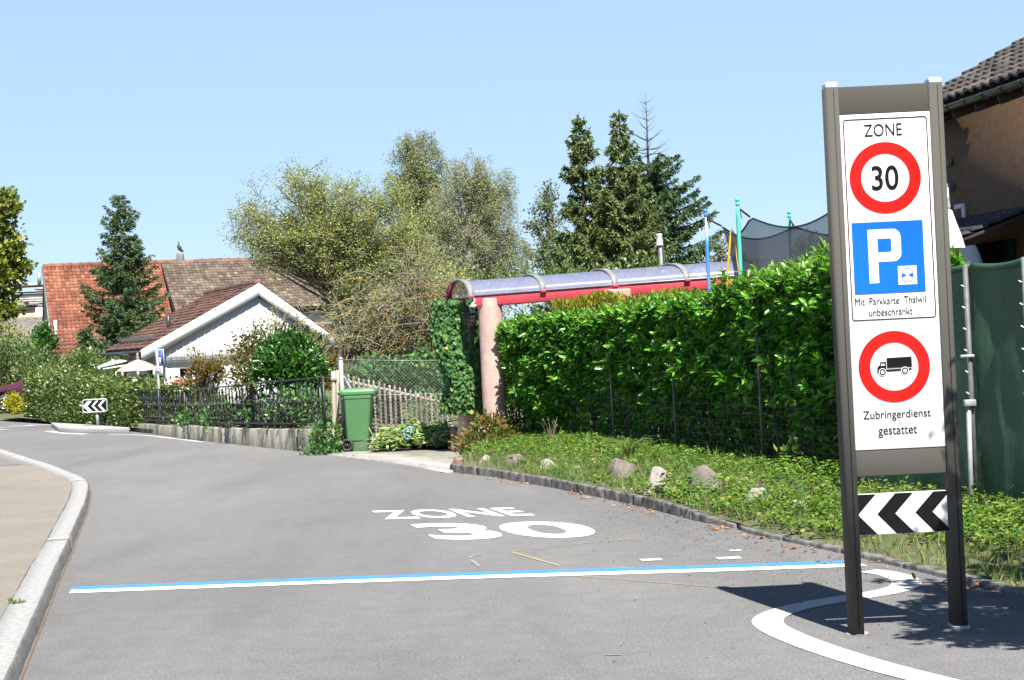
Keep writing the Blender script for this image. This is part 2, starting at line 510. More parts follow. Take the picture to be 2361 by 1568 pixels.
# leaves
M['laurel'] = leaf_mat('laurel_leaf', [(0, (.020, .075, .010)), (.45, (.042, .150, .014)), (.8, (.080, .225, .016)), (1, (.14, .30, .03))], .30, .30, (1.5, 1.45, .5))
M['laurel_top'] = leaf_mat('young_laurel_leaf', [(0, (.05, .15, .015)), (.5, (.085, .21, .02)), (1, (.14, .28, .04))], .27, .33, (1.4, 1.4, .5))
M['ivy'] = leaf_mat('ivy_leaf', [(0, (.018, .055, .016)), (.5, (.040, .105, .028)), (.96, (.07, .15, .035)), (.985, (.18, .20, .04)), (1, (.30, .24, .05))], .55, .2, spec=.3)
M['thuja'] = leaf_mat('yellow_conifer', [(0, (.16, .19, .015)), (.6, (.26, .27, .02)), (1, (.34, .30, .03))], .7, .3)
M['grass'] = leaf_mat('grass_blade', [(0, (.045, .095, .018)), (.5, (.085, .155, .028)), (.85, (.13, .19, .04)), (1, (.26, .23, .10))], .55, .35)
M['cover'] = leaf_mat('ground_cover_leaf', [(0, (.035, .095, .014)), (.5, (.075, .165, .020)), (.85, (.13, .21, .025)), (1, (.22, .22, .04))], .5, .35)
M['dead_leaf'] = leaf_mat('dead_leaf', [(0, (.16, .055, .02)), (.5, (.32, .13, .045)), (1, (.42, .26, .12))], .8, .1)
M['elder'] = leaf_mat('sparse_yellow_leaf', [(0, (.075, .095, .025)), (.4, (.105, .130, .045)), (.8, (.155, .175, .055)), (1, (.20, .21, .06))], .6, .35)
M['birch'] = leaf_mat('birch_leaf', [(0, (.055, .075, .030)), (.5, (.10, .125, .050)), (1, (.17, .18, .085))], .6, .3)
M['willow'] = leaf_mat('grey_green_leaf', [(0, (.085, .10, .055)), (.5, (.13, .15, .075)), (1, (.20, .215, .12))], .6, .3)
M['ash'] = leaf_mat('dull_green_leaf', [(0, (.05, .075, .035)), (.6, (.09, .12, .055)), (1, (.14, .16, .075))], .6, .3)
M['spruce_a'] = leaf_mat('olive_spruce_needle', [(0, (.020, .038, .010)), (.5, (.046, .072, .016)), (.9, (.080, .105, .022)), (1, (.15, .14, .045))], .65, .15)
M['spruce_b'] = leaf_mat('blue_green_spruce_needle', [(0, (.016, .036, .013)), (.5, (.034, .066, .022)), (1, (.066, .105, .034))], .65, .15)
M['cone'] = island_mat('spruce_cone', [(0, (.22, .14, .06)), (.5, (.32, .24, .09)), (1, (.40, .33, .12))], .8)
M['maple'] = leaf_mat('yellow_green_leaf', [(0, (.030, .055, .008)), (.4, (.075, .105, .012)), (.80, (.14, .165, .015)), (1, (.24, .21, .02))], .55, .35)
M['mixed'] = leaf_mat('mixed_hedge_leaf', [(0, (.030, .065, .014)), (.5, (.070, .125, .025)), (.90, (.12, .17, .04)), (.975, (.19, .19, .05)), (1, (.26, .16, .06))], .33, .28)
M['bush_dark'] = leaf_mat('dark_green_leaf', [(0, (.012, .042, .008)), (.6, (.030, .10, .014)), (1, (.06, .17, .02))], .32, .25)
M['bush_mid'] = leaf_mat('mid_green_leaf', [(0, (.030, .060, .018)), (.5, (.065, .11, .030)), (1, (.13, .17, .05))], .45, .3)
M['berberis'] = leaf_mat('bronze_leaf', [(0, (.075, .055, .015)), (.5, (.15, .12, .020)), (.9, (.20, .16, .03)), (1, (.24, .08, .03))], .5, .3)
M['russet'] = leaf_mat('russet_leaf', [(0, (.06, .075, .025)), (.55, (.10, .125, .035)), (.85, (.16, .13, .05)), (1, (.26, .11, .05))], .6, .3)
M['coton'] = leaf_mat('reddening_leaf', [(0, (.055, .085, .015)), (.55, (.12, .15, .03)), (.90, (.18, .14, .03)), (.955, (.42, .08, .02)), (1, (.50, .10, .03))], .5, .3)
M['cuttings'] = leaf_mat('pale_cut_leaf', [(0, (.07, .14, .025)), (.5, (.14, .22, .06)), (.9, (.26, .32, .13)), (1, (.36, .38, .20))], .4, .3)
M['yellow_bush'] = leaf_mat('bright_yellow_leaf', [(0, (.22, .26, .01)), (.6, (.36, .36, .015)), (1, (.50, .42, .02))], .6, .3)
M['flower_red'] = leaf_mat('red_flower', [(0, (.5, .05, .04)), (1, (.75, .25, .25))], .6, .3)
M['flower_white'] = leaf_mat('white_flower', [(0, (.7, .7, .65)), (1, (.8, .8, .75))], .6, .3)

# ------------------------------------------------------------------ the ground
def sheet(name, pts, z, m, kind='structure'):
    mb = MB()
    mb.add([(p[0], p[1], z) for p in pts], [tuple(range(len(pts)))])
    return tag(mb.build(name, m), kind=kind)

def up_face(o):
    for p in o.data.polygons:
        pass
    return o

g = MB()
for a in range(12):
    pass
g.add([(-1500, -300, -.06), (1500, -300, -.06), (1500, 2500, -.06), (-1500, 2500, -.06)], [(0, 1, 2, 3)])
tag(g.build('ground', M['ground']), kind='structure')
# road: fine grid so that it can carry a slight crown
rd = [(-60, -12), (7, -12), (7, 30), (-3, 30), (-6.9, 36.2), (-11, 44.5), (-16.5, 54), (-28, 74), (-60, 90)]
sheet('road', rd, 0.0, M['asphalt'])

def poly_at(px_list, z=0.0):
    return [G(x, y, z) for x, y in px_list]

def resample(pts, n):
    pts = np.array([tuple(p) for p in pts], float)
    d = np.concatenate([[0], np.cumsum(np.linalg.norm(np.diff(pts[:, :2], axis=0), axis=1))])
    t = np.linspace(0, d[-1], n)
    return np.stack([np.interp(t, d, pts[:, k]) for k in range(pts.shape[1])], 1)

# ---- left pavement: base of the kerb on the road, its top edge and the back edge of the kerb stone
kb = poly_at([(0, 1047), (67, 1070), (120, 1087), (171, 1109), (200, 1121), (208, 1133), (209, 1146), (203, 1176), (182, 1229), (162, 1282), (141, 1326), (100, 1430), (45, 1568)])
kb = [kb[0] + (kb[0] - kb[1]) * 5] + kb + [kb[-1] + (kb[-1] - kb[-2]) * 1.6]
kb = [Vector((p.x, p.y, 0)) for p in kb]
def offset(pts, w):
    P = np.array([(p[0], p[1]) for p in pts], float)
    T = nrm(np.gradient(P, axis=0))
    Nn = np.stack([-T[:, 1], T[:, 0]], 1)
    return P + Nn * (np.asarray(w)[:, None] if np.ndim(w) else w)
kbR = resample(kb, 70)
H = 0.115
out_top = offset(kbR, -0.018)
in_top = offset(kbR, -0.215)
r = rng(2)
FACE_FLAGS = []
def stones(name, base, otop, itop, hh, m, step, seed, label=None):
    """one kerb line: separate stones with mortar gaps, all of one kerb"""
    mb = MB()
    FACE_FLAGS.clear()
    rr = rng(seed)
    n = len(base)
    k = 0
    while k < n - 1:
        e = min(n - 1, k + step)
        dz = rr.normal(0, .001)
        q0, q1 = k + .0015, e - .0015
        A = lambda arr, t: np.array([np.interp(t, np.arange(n), arr[:, c]) for c in range(2)])
        ts = np.linspace(q0, q1, step * 3 + 1)
        P, F = [], []
        for i, t in enumerate(ts):
            b, o_, i_ = A(base, t), A(otop, t), A(itop, t)
            h = hh(t) if callable(hh) else hh
            j = rr.normal(0, .0028, 4)
            P += [(b[0] + j[0], b[1] + j[1], -.05), (b[0] + (o_[0] - b[0]) * .8 + j[0], b[1] + (o_[1] - b[1]) * .8, h - .014 + dz),
                  (o_[0] + (i_[0] - o_[0]) * .06, o_[1] + (i_[1] - o_[1]) * .06, h + dz + j[2]), (i_[0] + j[3], i_[1], h + dz + j[2] * .5), (i_[0] + j[3], i_[1], -.05)]
        for i in range(len(ts) - 1):
            for c in range(4):
                a0 = i * 5 + c
                F.append((a0, a0 + 1, a0 + 6, a0 + 5))
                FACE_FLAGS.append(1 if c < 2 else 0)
        F.append((0, 4, 3, 2, 1))
        l = (len(ts) - 1) * 5
        F.append((l, l + 1, l + 2, l + 3, l + 4))
        FACE_FLAGS.extend((0, 0))
        mb.add(P, F)
        k = e
    return mb.build(name, m)
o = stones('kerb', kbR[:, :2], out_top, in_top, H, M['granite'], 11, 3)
o.data.materials.append(M['granite_face'])          # pale granite on top, darker and rougher granite on the outer face
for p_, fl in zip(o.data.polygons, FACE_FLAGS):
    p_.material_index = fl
tag(o, kind='structure')
pv = [tuple(p) for p in offset(kbR, -0.226)]
sheet('pavement', [(-40, pv[0][1] + 2.0)] + pv + [(pv[-1][0], -12), (-40, -12)], H - .010, M['pavement'])
gp = [G(px, py, H) for px, py in ((-60, 1033), (0, 1053), (52, 1069), (20, 1072.5), (-60, 1076))]
sheet('pavement_patch', [(p.x, p.y) for p in gp], H - .006, M['asphalt'])
# grit and brown dirt collected along the foot of the kerb
mb = MB()
a_, b_ = offset(kbR, 0.002), offset(kbR, 0.015)
for i in range(28, 69):
    mb.add([(a_[i][0], a_[i][1], .005), (b_[i][0], b_[i][1], .005), (b_[i + 1][0], b_[i + 1][1], .005), (a_[i + 1][0], a_[i + 1][1], .005)], [(0, 1, 2, 3)])
M['dirt'] = mat('brown_grit', (.10, .06, .035), (.20, .14, .09), 30, .95)
tag(mb.build('dirt_strip', M['dirt']), kind='structure')

# ---- right kerb, verge
kr = poly_at([(1037, 1088), (1126, 1099), (1273, 1125), (1390, 1149), (1479, 1169), (1537, 1184), (1596, 1200), (1655, 1212), (1690, 1218)])
kr2 = poly_at([(1700, 1221), (1729, 1232), (1800, 1247), (1946, 1278), (2060, 1305), (2191, 1337), (2361, 1379)])
kr2 = kr2 + [Vector((3.75, 8.0, 0)), Vector((4.6, 4.5, 0))]
def side(pts, nres):
    R_ = resample(pts, nres)
    return R_, offset(R_, -0.012), offset(R_, -0.12)
# far -> near ordering: left-hand normal points towards the road, so minus = verge side ... checked: offset(-) is to the right of travel
R1 = resample(kr[::-1], 61)
o = stones('kerb', R1[:, :2], offset(R1, -0.010), offset(R1, -0.075), lambda t: .036 + .064 * min(1, t / 9), M['kerb_dark'], 6, 8)
tag(o, kind='structure')
R2 = resample(kr2[::-1], 45)
o = stones('kerb', R2[:, :2], offset(R2, -0.008), offset(R2, -0.085), 0.036, M['kerb_dark'], 4, 9)
tag(o, kind='structure')

# verge terrain: from the kerb up to beyond the hedge line
Kline = resample(list(kr2[::-1]) + list(kr[::-1]), 90)[:, :2]
HL = lambda y: 3.05 + (16.6 - y) * 0.302          # x of the hedge and fence line at depth y
Hline = np.stack([HL(np.linspace(4.5, 27.2, 90)), np.linspace(4.5, 27.2, 90)], 1)
def verge_z(t, i):
    return 0.07 + 0.20 * t
mb = MB()
nT = 26
rr = rng(12)
bumpn = rr.normal(0, .018, (90, nT))
VP = np.zeros((90, nT, 3))
for j in range(nT):
    t = j / (nT - 1)
    tt = t * 1.5
    VP[:, j, :2] = Kline * (1 - tt) + Hline * tt
    k = np.clip(np.arange(90) / 90, 0, 1)
    VP[:, j, 2] = np.interp(np.arange(90), [40, 62], [.02, .085]) + np.minimum(tt, 1.1) * (.20) + bumpn[:, j] * (t > .08)
VP[:, 0, :2] = VP[:, 0, :2] + nrm(Hline - Kline) * .07
I, J = np.meshgrid(np.arange(89), np.arange(nT - 1), indexing='ij')
I, J = I.ravel(), J.ravel()
mb.add(VP.reshape(-1, 3), np.stack([I * nT + J, I * nT + J + 1, (I + 1) * nT + J + 1, (I + 1) * nT + J], 1))
tag(mb.build('verge', M['ground'], smooth=True), kind='structure')
def verge_point(s, t):
    """s 0 near .. 1 far, t 0 kerb .. 1 hedge line"""
    a = np.clip(s, 0, 1) * 88.99
    b = np.clip(np.asarray(t) / 1.5, 0, 1) * (nT - 1.01)
    i, j = a.astype(int), b.astype(int)
    fa, fb = (a - i)[:, None], (b - j)[:, None]
    return (VP[i, j] * (1 - fa) * (1 - fb) + VP[i + 1, j] * fa * (1 - fb) + VP[i, j + 1] * (1 - fa) * fb + VP[i + 1, j + 1] * fa * fb)
def verge_at(x, y):
    d = np.hypot(VP[..., 0] - x, VP[..., 1] - y)
    return VP[np.unravel_index(np.argmin(d), d.shape)][2]
# private garden soil behind hedge, tarps and fences
sheet('garden_ground', [(HL(5) + 1.0, 5), (60, 5), (60, 60), (-3.4, 60), (-3.4, 29.2), (HL(27.2) + .9, 27.2)], 0.16, M['ground'])
sheet('lawn', [(-3.2, 28.4), (-3.2, 60), (-16, 62), (-16.2, 54.2), (-10.9, 44.4), (-6.9, 36.0)], 0.10, M['ground'])

# concrete driveway slab between bin and columns
slab = poly_at([(752, 1047), (800, 1052), (880, 1062), (960, 1074), (1036, 1088), (1075, 1072), (1060, 1038), (900, 1034), (770, 1037)], .018)
mb = MB(); mb.prism([(p.x, p.y) for p in slab][::-1], -.03, .018)
tag(mb.build('driveway', M['concrete']), kind='structure')
edge = poly_at([(790, 1049), (880, 1060), (960, 1072), (1036, 1086)], .02)
E = resample(edge, 14)
o = stones('kerb', E[::-1][:, :2], offset(E[::-1], -.01), offset(E[::-1], -.13), .028, M['granite'], 2, 14)
tag(o, kind='structure')

# ---- paint on the road
ZP = 0.004
def quad_paint(name, pxs, m, z=ZP):
    return sheet(name, poly_at(pxs, z), z, m)
quad_paint('road_marking', [(165, 1353), (660, 1334.5), (1130, 1318), (1600, 1304), (1951, 1292), (1951, 1300), (1600, 1312), (1130, 1325.5), (660, 1342), (163, 1360.5)], M['paint_blue'])
quad_paint('road_marking', [(163, 1360.5), (660, 1342), (1130, 1325.5), (1600, 1312), (1985, 1299), (2000, 1305), (1600, 1319), (1130, 1332.5), (660, 1348.5), (160, 1367.5)], M['paint_white'])
def ribbon(name, pxs, width, m, z=ZP, n=60, closed=False):
    P = resample(poly_at(pxs, z), n)
    # smooth the polyline
    for _ in range(6):
        P[1:-1] = (P[:-2] + 2 * P[1:-1] + P[2:]) / 4
    w = np.interp(np.linspace(0, 1, n), np.linspace(0, 1, len(width)), width) if np.ndim(width) else np.full(n, width)
    a, b = offset(P, w / 2), offset(P, -w / 2)
    V = np.concatenate([np.c_[a, np.full(n, z)], np.c_[b, np.full(n, z)]])
    i = np.arange(n - 1)
    mb = MB(); mb.add(V, np.stack([i, n + i, n + i + 1, i + 1], 1))
    return tag(mb.build(name, m), kind='structure')
Z7 = lambda x, y: ((3000 + x * .5867) / 1.7349, (1800 + y * .5867) / 1.7349)
ribbon('road_marking', [Z7(*p) for p in [(800, 822), (900, 832), (980, 850), (1040, 872), (1072, 898), (1065, 920), (1020, 945), (900, 972), (770, 992), (600, 1018), (450, 1043), (300, 1075), (190, 1108), (125, 1142), (115, 1178), (160, 1215), (270, 1268), (450, 1338), (700, 1420), (950, 1492), (1200, 1555), (1500, 1630), (1900, 1720)]],
       [.17, .19, .20, .20, .19, .18, .19, .19, .19, .19, .19], M['paint_worn'], n=150)
quad_paint('road_marking', [(1473, 1289), (1522, 1286.5), (1528, 1291), (1482, 1294)], M['paint_worn'])
quad_paint('road_marking', [(1648, 1285), (1704, 1282), (1711, 1287.5), (1658, 1290)], M['paint_worn'])
quad_paint('road_marking', [(1680, 1268), (1708, 1266.5), (1710, 1270), (1684, 1271)], M['paint_worn'])
ribbon('chalk_marking', [(1478, 1240), (1330, 1254), (1180, 1272)], .016, M['paint_yellow'])
ribbon('chalk_marking', [(1182, 1273), (1290, 1304)], .03, M['paint_yellow'])
ribbon('chalk_marking', [(1330, 1328), (1420, 1335), (1640, 1352), (1830, 1362)], .016, M['paint_yellow'])
ribbon('chalk_marking', [(1080, 1287), (1092, 1281), (1110, 1279)], .03, M['paint_scuff'])
ribbon('chalk_marking', [(1085, 1290), (1105, 1305)], .03, M['paint_scuff'])
ribbon('chalk_marking', [(1395, 1509), (1435, 1510)], .02, M['paint_scuff'])
for a, b in (([(-40, 991.5), (18, 990)], .12), ([(20, 983), (78, 981)], .12), ([(60, 980.5), (128, 979)], .10), ([(-30, 986), (5, 986)], .10)):
    ribbon('road_marking', [a[0], ((a[0][0] + a[1][0]) / 2, (a[0][1] + a[1][1]) / 2), a[1]], b * 2.2, M['paint_worn'], n=8)
ribbon('road_marking', [(110, 994), (150, 999), (200, 1001)], .22, M['paint_worn'], n=12)
ribbon('road_marking', [(250, 1001), (330, 1002), (425, 1014.5), (470, 1019)], .10, M['paint_worn'], n=12)

def text_mesh(txt, bold=0.0, res=6):
    c = bpy.data.curves.new('t', 'FONT')
    c.body = txt
    c.size = 1.0
    c.offset = bold
    c.resolution_u = res
    c.fill_mode = 'FRONT'
    o = bpy.data.objects.new('t', c)
    COL.objects.link(o)
    dg = bpy.context.evaluated_depsgraph_get()
    me = bpy.data.meshes.new_from_object(o.evaluated_get(dg))
    V = np.array([v.co[:2] for v in me.vertices])
    F = [tuple(p.vertices) for p in me.polygons]
    bpy.data.objects.remove(o)
    bpy.data.meshes.remove(me)
    lo, hi = V.min(0), V.max(0)
    return V, F, lo, hi

def painted_word(txt, quad, bold):
    V, F, lo, hi = text_mesh(txt, bold)
    t = (V - lo) / (hi - lo)
    TL, TR, BR, BL = [np.array(q) for q in quad]
    gq = [np.array(G(*q, ZP)) for q in quad]
    P = [tuple((gq[3] * (1 - u) + gq[2] * u) * (1 - v) + (gq[0] * (1 - u) + gq[1] * u) * v) for u, v in t]
    mb = MB(); mb.add(P, F)
    o = mb.build('road_lettering', M['paint_white'])
    return tag(o, kind='structure')
ZT = lambda x, y: ((1300 + x * .5506) / 1.7349, (1950 + y * .5506) / 1.7349)
painted_word('ZONE', [ZT(322, 170), ZT(1355, 145), ZT(1530, 202), ZT(435, 231)], .018)
painted_word('30', [ZT(590, 264), ZT(1822, 243), ZT(2062, 357), ZT(825, 381)], .03)

# ------------------------------------------------------------------ the zone sign
zs = thing('zone_sign', 'tall grey zone sign with speed limit, parking and truck symbols on two posts', 'traffic sign', (2.10, 9.53, 0))
SX0, SY, SZT = 1.7715, 9.53, 3.012
pw = .0745
xL, xR = SX0, SX0 + .645
def post_profile(x0, x1, flip):
    # extruded aluminium profile, rounded outer corners
    r_, d = .022, .062
    P = []
    for cx_, cy_, a0 in ((x0 + r_, -d + r_, 180), (x1 - .008, -d + .008, 270), (x1 - .008, d - .008, 0), (x0 + r_, d - r_, 90)):
        rad = r_ if cx_ == x0 + r_ else .008
        for k in range(5):
            a = math.radians(a0 + k * 22.5)
            P.append((cx_ + rad * math.cos(a), SY + cy_ + rad * math.sin(a)))
    if flip:
        P = [(x0 + x1 - p[0], p[1]) for p in P][::-1]
    return P
for (a, b, fl, gx) in ((xL, xL + pw, False, .62), (xR - .079, xR, True, .60)):
    mb = MB(); mb.prism(post_profile(a, b, fl), 0.0, SZT - .02)
    p = mb.build('post', M['post_grey'], zs, bevel=0)
    mb = MB(); gxx = a + (b - a) * gx
    mb.box((gxx, SY - .0632, SZT / 2), (.0042, .004, SZT - .06)); mb.build('groove', M['groove'], p)
    mb = MB(); mb.box(((a + b) / 2, SY, SZT - .005), (b - a - .006, .11, .035)); mb.build('cap', M['cap'], p, bevel=.008)
mb = MB(); mb.box((xR - .04, SY, .012), (.092, .135, .024)); mb.build('foot', M['galv'], zs, bevel=.004)
mb = MB(); mb.lathe([(.068, 0), (.062, .004), (.045, .006)], (xL + .045, SY, 0), 14); mb.build('mortar_collar', M['concrete'], zs)
xi0, xi1 = xL + pw, xR - .079
def panel(name, z0, z1, yf, m, inset=0, th=.05):
    mb = MB(); mb.box(((xi0 + xi1) / 2, yf + th / 2, (z0 + z1) / 2), (xi1 - xi0 - inset, th, z1 - z0))
    return mb.build(name, m, zs, bevel=.003)
panel('header_panel', 2.843, 2.995, SY - .048, M['post_grey'])
panel('lower_panel', .862, 1.004, SY - .048, M['post_grey'])
YF = SY - .052
face = panel('sign_face', 1.006, 2.840, YF, M['sign_white'], inset=-.004, th=.046)

def S4(px, py):
    """4096-photo pixel -> (x, z) on the face of the sign"""
    p = W(px / 1.7349, py / 1.7349, YF)
    return (p.x, p.z)
Z5 = lambda x, y: S4(3200 + x * .574, 200 + y * .574)
Z6 = lambda x, y: S4(3200 + x * .574, 1000 + y * .574)
layer = [0]
def flat(name, polys, m, parent, lift, smooth=False):
    """thin films on the face: polys of (x,z)"""
    mb = MB()
    for poly, faces in polys:
        mb.add([(x, YF - lift, z) for x, z in poly], faces)
    return mb.build(name, m, parent)
def ring(c, r0, r1, n=64):
    P = [(c[0] + r * math.cos(2 * math.pi * k / n), c[1] + r * math.sin(2 * math.pi * k / n)) for r in (r0, r1) for k in range(n)]
    F = [(k, n + k, n + (k + 1) % n, (k + 1) % n) for k in range(n)]
    return P, F
def disc(c, r, n=48):
    return [(c[0] + r * math.cos(2 * math.pi * k / n), c[1] + r * math.sin(2 * math.pi * k / n)) for k in range(n)], [tuple(range(n))[::-1]]
def rrect(x0, z0, x1, z1, r, n=6):
    P = []
    for cx_, cz_, a0 in ((x1 - r, z1 - r, 0), (x0 + r, z1 - r, 90), (x0 + r, z0 + r, 180), (x1 - r, z0 + r, 270)):
        for k in range(n + 1):
            a = math.radians(a0 + 90 * k / n)
            P.append((cx_ + r * math.cos(a), cz_ + r * math.sin(a)))
    return P
def frame_poly(outer, inner):
    n = len(outer)
    return outer + inner, [(k, (k + 1) % n, n + (k + 1) % n, n + k)[::-1] for k in range(n)]
def word(txt, x0, x1, z0, z1, bold=0.0, name='lettering', parent=None, lift=.003, m='sign_black', ref=None):
    """text stretched to x0..x1; z0 baseline, z1 the top of its tallest glyph (ref: glyphs that set the height)"""
    V, F, lo, hi = text_mesh(txt, bold)
    _, _, rl, rh = text_mesh(ref or txt, bold)
    sx = (x1 - x0) / (hi[0] - lo[0])
    sz = (z1 - z0) / rh[1]
    P = [(x0 + (a - lo[0]) * sx, z0 + b * sz) for a, b in V]
    return flat(name, [(P, F)], M[m], parent or face, lift)
fx0, fx1 = xi0 + .004, xi1 - .004
fxc = (fx0 + fx1) / 2
# black frame line round the zone part
bl = Z5(288, 490); br_ = Z5(873, 456)
bz1 = (bl[1] + br_[1]) / 2 + .0
bz0 = (Z6(345, 497)[1] + Z6(930, 470)[1]) / 2
bx0, bx1 = fx0 + .012, fx1 - .012
flat('border_line', [frame_poly(rrect(bx0, bz0, bx1, bz1, .016), rrect(bx0 + .0052, bz0 + .0052, bx1 - .0052, bz1 - .0052, .011))], M['sign_black'], face, .003)
za, zb = Z5(448, 605), Z5(712, 592)
zc = Z5(448, 520)
word('ZONE', za[0], zb[0], (za[1] + zb[1]) / 2, (za[1] + zb[1]) / 2 + (zc[1] - za[1]), .0)
def speed_ring(c, r1, r0):
    flat('prohibition_ring', [ring(c, r1, r0)], M['sign_red'], face, .003)
mm = .574 / 1.7349 / FPX * YF           # metres per zoomed pixel
c1 = Z5(594, 890)
speed_ring(c1, 168 * mm, 249 * mm)
a, b, c = Z5(503, 975), Z5(690, 968), Z5(503, 808)
word('30', a[0], b[0], (a[1] + b[1]) / 2, (a[1] + b[1]) / 2 + 167 * mm, .012)
pa, pb = Z5(360, 1208), Z6(876, 287)
pbl = Z6(382, 312)
ptr = Z5(853, 1182)
px0, px1 = (pa[0] + pbl[0]) / 2, (ptr[0] + pb[0]) / 2
pz1, pz0 = (pa[1] + ptr[1]) / 2, (pbl[1] + pb[1]) / 2
blue = flat('parking_square', [([(px0, pz0), (px1, pz0), (px1, pz1), (px0, pz1)], [(0, 1, 2, 3)])], M['sign_blue'], face, .003)
# letter P drawn as stem and bowl
lx = px0 + .215 * (px1 - px0); lw = .135 * (px1 - px0)
lt = pz1 - .105 * (pz1 - pz0); lb = pz0 + .145 * (pz1 - pz0)
bw = px0 + .68 * (px1 - px0); bh = lt - .455 * (pz1 - pz0)
def bowl(x_in, xr, zt, zb, r, n=7):
    P = [(x_in, zt)]
    P += [(xr - r + r * math.sin(math.radians(90 * k / n)), zt - r + r * math.cos(math.radians(90 * k / n))) for k in range(n + 1)]
    P += [(xr - r + r * math.cos(math.radians(90 * k / n)), zb + r - r * math.sin(math.radians(90 * k / n))) for k in range(n + 1)]
    return P + [(x_in, zb)]
po, pi_ = bowl(lx + lw, bw, lt, bh, .045), bowl(lx + lw, bw - .053, lt - .052, bh + .052, .010)
n_ = len(po)
flat('letter_p', [([(lx, lb), (lx + lw, lb), (lx + lw, lt), (lx, lt)], [(0, 1, 2, 3)]),
                  (po + pi_, [(i, n_ + i, n_ + i + 1, i + 1) for i in range(n_ - 1)])], M['sign_white'], blue, .0045)
qa, qb = Z6(682, 112), Z6(815, 238)
qz1, qz0 = Z6(748, 110)[1], Z6(748, 240)[1]
qx0, qx1 = Z6(683, 175)[0], Z6(813, 175)[0]
sq = flat('parking_disc', [([(qx0, qz0), (qx1, qz0), (qx1, qz1), (qx0, qz1)], [(0, 1, 2, 3)])], M['sign_white'], blue, .0045)
qc = ((qx0 + qx1) / 2, (qz0 + qz1) / 2); qr = (qx1 - qx0) * .37
def wedge(c, r0, r1, a0, a1, n=6):
    P = [(c[0] + r * math.cos(math.radians(a0 + (a1 - a0) * k / n)), c[1] + r * math.sin(math.radians(a0 + (a1 - a0) * k / n))) for r in (r0, r1) for k in range(n + 1)]
    return P, [(k, n + 1 + k, n + 2 + k, k + 1) for k in range(n)]
flat('disc_symbol', [ring(qc, qr * .95, qr * 1.02), wedge(qc, qr * .25, qr * .85, 155, 205), wedge(qc, qr * .25, qr * .85, -25, 25)], M['sign_blue'], sq, .006)
def word6(txt, xa, xb, ya, yb, cap, bold=0.0, ref=None):
    a, b = Z6(xa, ya), Z6(xb, yb)
    z = (a[1] + b[1]) / 2
    word(txt, a[0], b[0], z, z + cap * mm, bold, ref=ref)
word6('Mit', 385, 453, 388, 384.7, 50, 0, 'k')
word6('Parkkarte', 485, 692, 383.2, 373, 50, 0, 'k')
word6('Thalwil', 725, 878, 371.5, 364, 50, 0, 'k')
word6('unbeschränkt', 483, 785, 462, 447, 50, 0, 'k')
c2 = Z6(657, 812)
speed_ring(c2, 168 * mm, 249 * mm)
word6('Zubringerdienst', 442, 912, 1180, 1158, 56, 0, 'd')
word6('gestattet', 547, 817, 1287, 1277, 50, 0, 't')
# lorry pictogram
T0 = Z6(657, 812)
def tp(x, y):
    # undo the slight slope of the photographed sign
    return (T0[0] + (x - 657) * mm, T0[1] - (y - 812 + (x - 657) * .030) * mm)
polys = []
polys.append(([tp(*p) for p in [(606, 752), (779, 744), (780, 815), (606, 822)]][::-1], [(0, 1, 2, 3)]))                       # box body
polys.append(([tp(*p) for p in [(535, 855), (541, 812), (552, 806), (600, 804), (600, 845), (598, 850)]][::-1], [tuple(range(6))]))  # bonnet and lower cab
polys.append(([tp(*p) for p in [(552, 806), (562, 780), (600, 777), (600, 785), (568, 787), (561, 806)]][::-1], [tuple(range(6))]))   # screen pillar and roof
polys.append(([tp(*p) for p in [(592, 785), (600, 784), (600, 805), (592, 806)]][::-1], [(0, 1, 2, 3)]))
polys.append(([tp(*p) for p in [(600, 832), (776, 824), (778, 832), (760, 838), (600, 846)]][::-1], [tuple(range(5))]))                # chassis
flat('lorry_symbol', polys, M['sign_black'], face, .0032)
pw_ = []
for wx, wy in ((573, 850), (729, 841)):
    pw_.append(ring(tp(wx, wy), 13 * mm, 22 * mm, 28))
for q in pw_: flat('wheel_symbol', [q], M['sign_black'], face, .0052)
pw_ = [disc(tp(573, 850), 27 * mm, 28), disc(tp(729, 841), 27 * mm, 28)]
for p, f in pw_: flat('wheel_gap', [(p, f)], M['sign_white'], face, .0042)

def chevron_board(parent, name, x0, x1, z0, z1, y, pattern, th=.03, mb_black='sign_black', edge='galv'):
    """white board carrying black arrow bands that point left; pattern: list of (offset of the tip, width) in board heights"""
    b = MB(); b.box(((x0 + x1) / 2, y + th / 2, (z0 + z1) / 2), (x1 - x0, th, z1 - z0))
    bo = b.build(name, M['sign_white'], parent, bevel=.002)
    h = z1 - z0
    def clipx(x):
        return max(x0 + .0015, min(x1 - .0015, x))
    n = 24
    for tip, w in pattern:
        k = MB()
        for i in range(n):
            za_, zb_ = z0 + .0015 + (h - .003) * i / n, z0 + .0015 + (h - .003) * (i + 1) / n
            f = lambda z: x0 + tip * h + abs(z - (z0 + z1) / 2) * .93
            A = [(f(za_), za_), (f(za_) + w * h, za_), (f(zb_) + w * h, zb_), (f(zb_), zb_)]
            A = [(clipx(x), z) for x, z in A]
            if abs(A[1][0] - A[0][0]) + abs(A[2][0] - A[3][0]) < 1e-4:
                continue
            k.add([(x, y - .002, z) for x, z in A], [(0, 1, 2, 3)])
        k.build('chevron', M[mb_black], bo)
    return bo
hb = .224
chevron_board(zs, 'chevron_board', xi0 + .001, xi1 - .001, .541, .765, SY - .040, [(-.46, .45), (.46, .44), (1.39, .42)], th=.03)

# ------------------------------------------------------------------ plant helpers
def rand_dirs(r, n):
    return nrm(r.normal(size=(n, 3)))

def blob_points(r, c, rad, n, shell=0.55):
    d = rand_dirs(r, n)
    k = (shell + (1 - shell) * r.random(n)) ** 0.8
    return np.asarray(c) + d * k[:, None] * np.asarray(rad), d

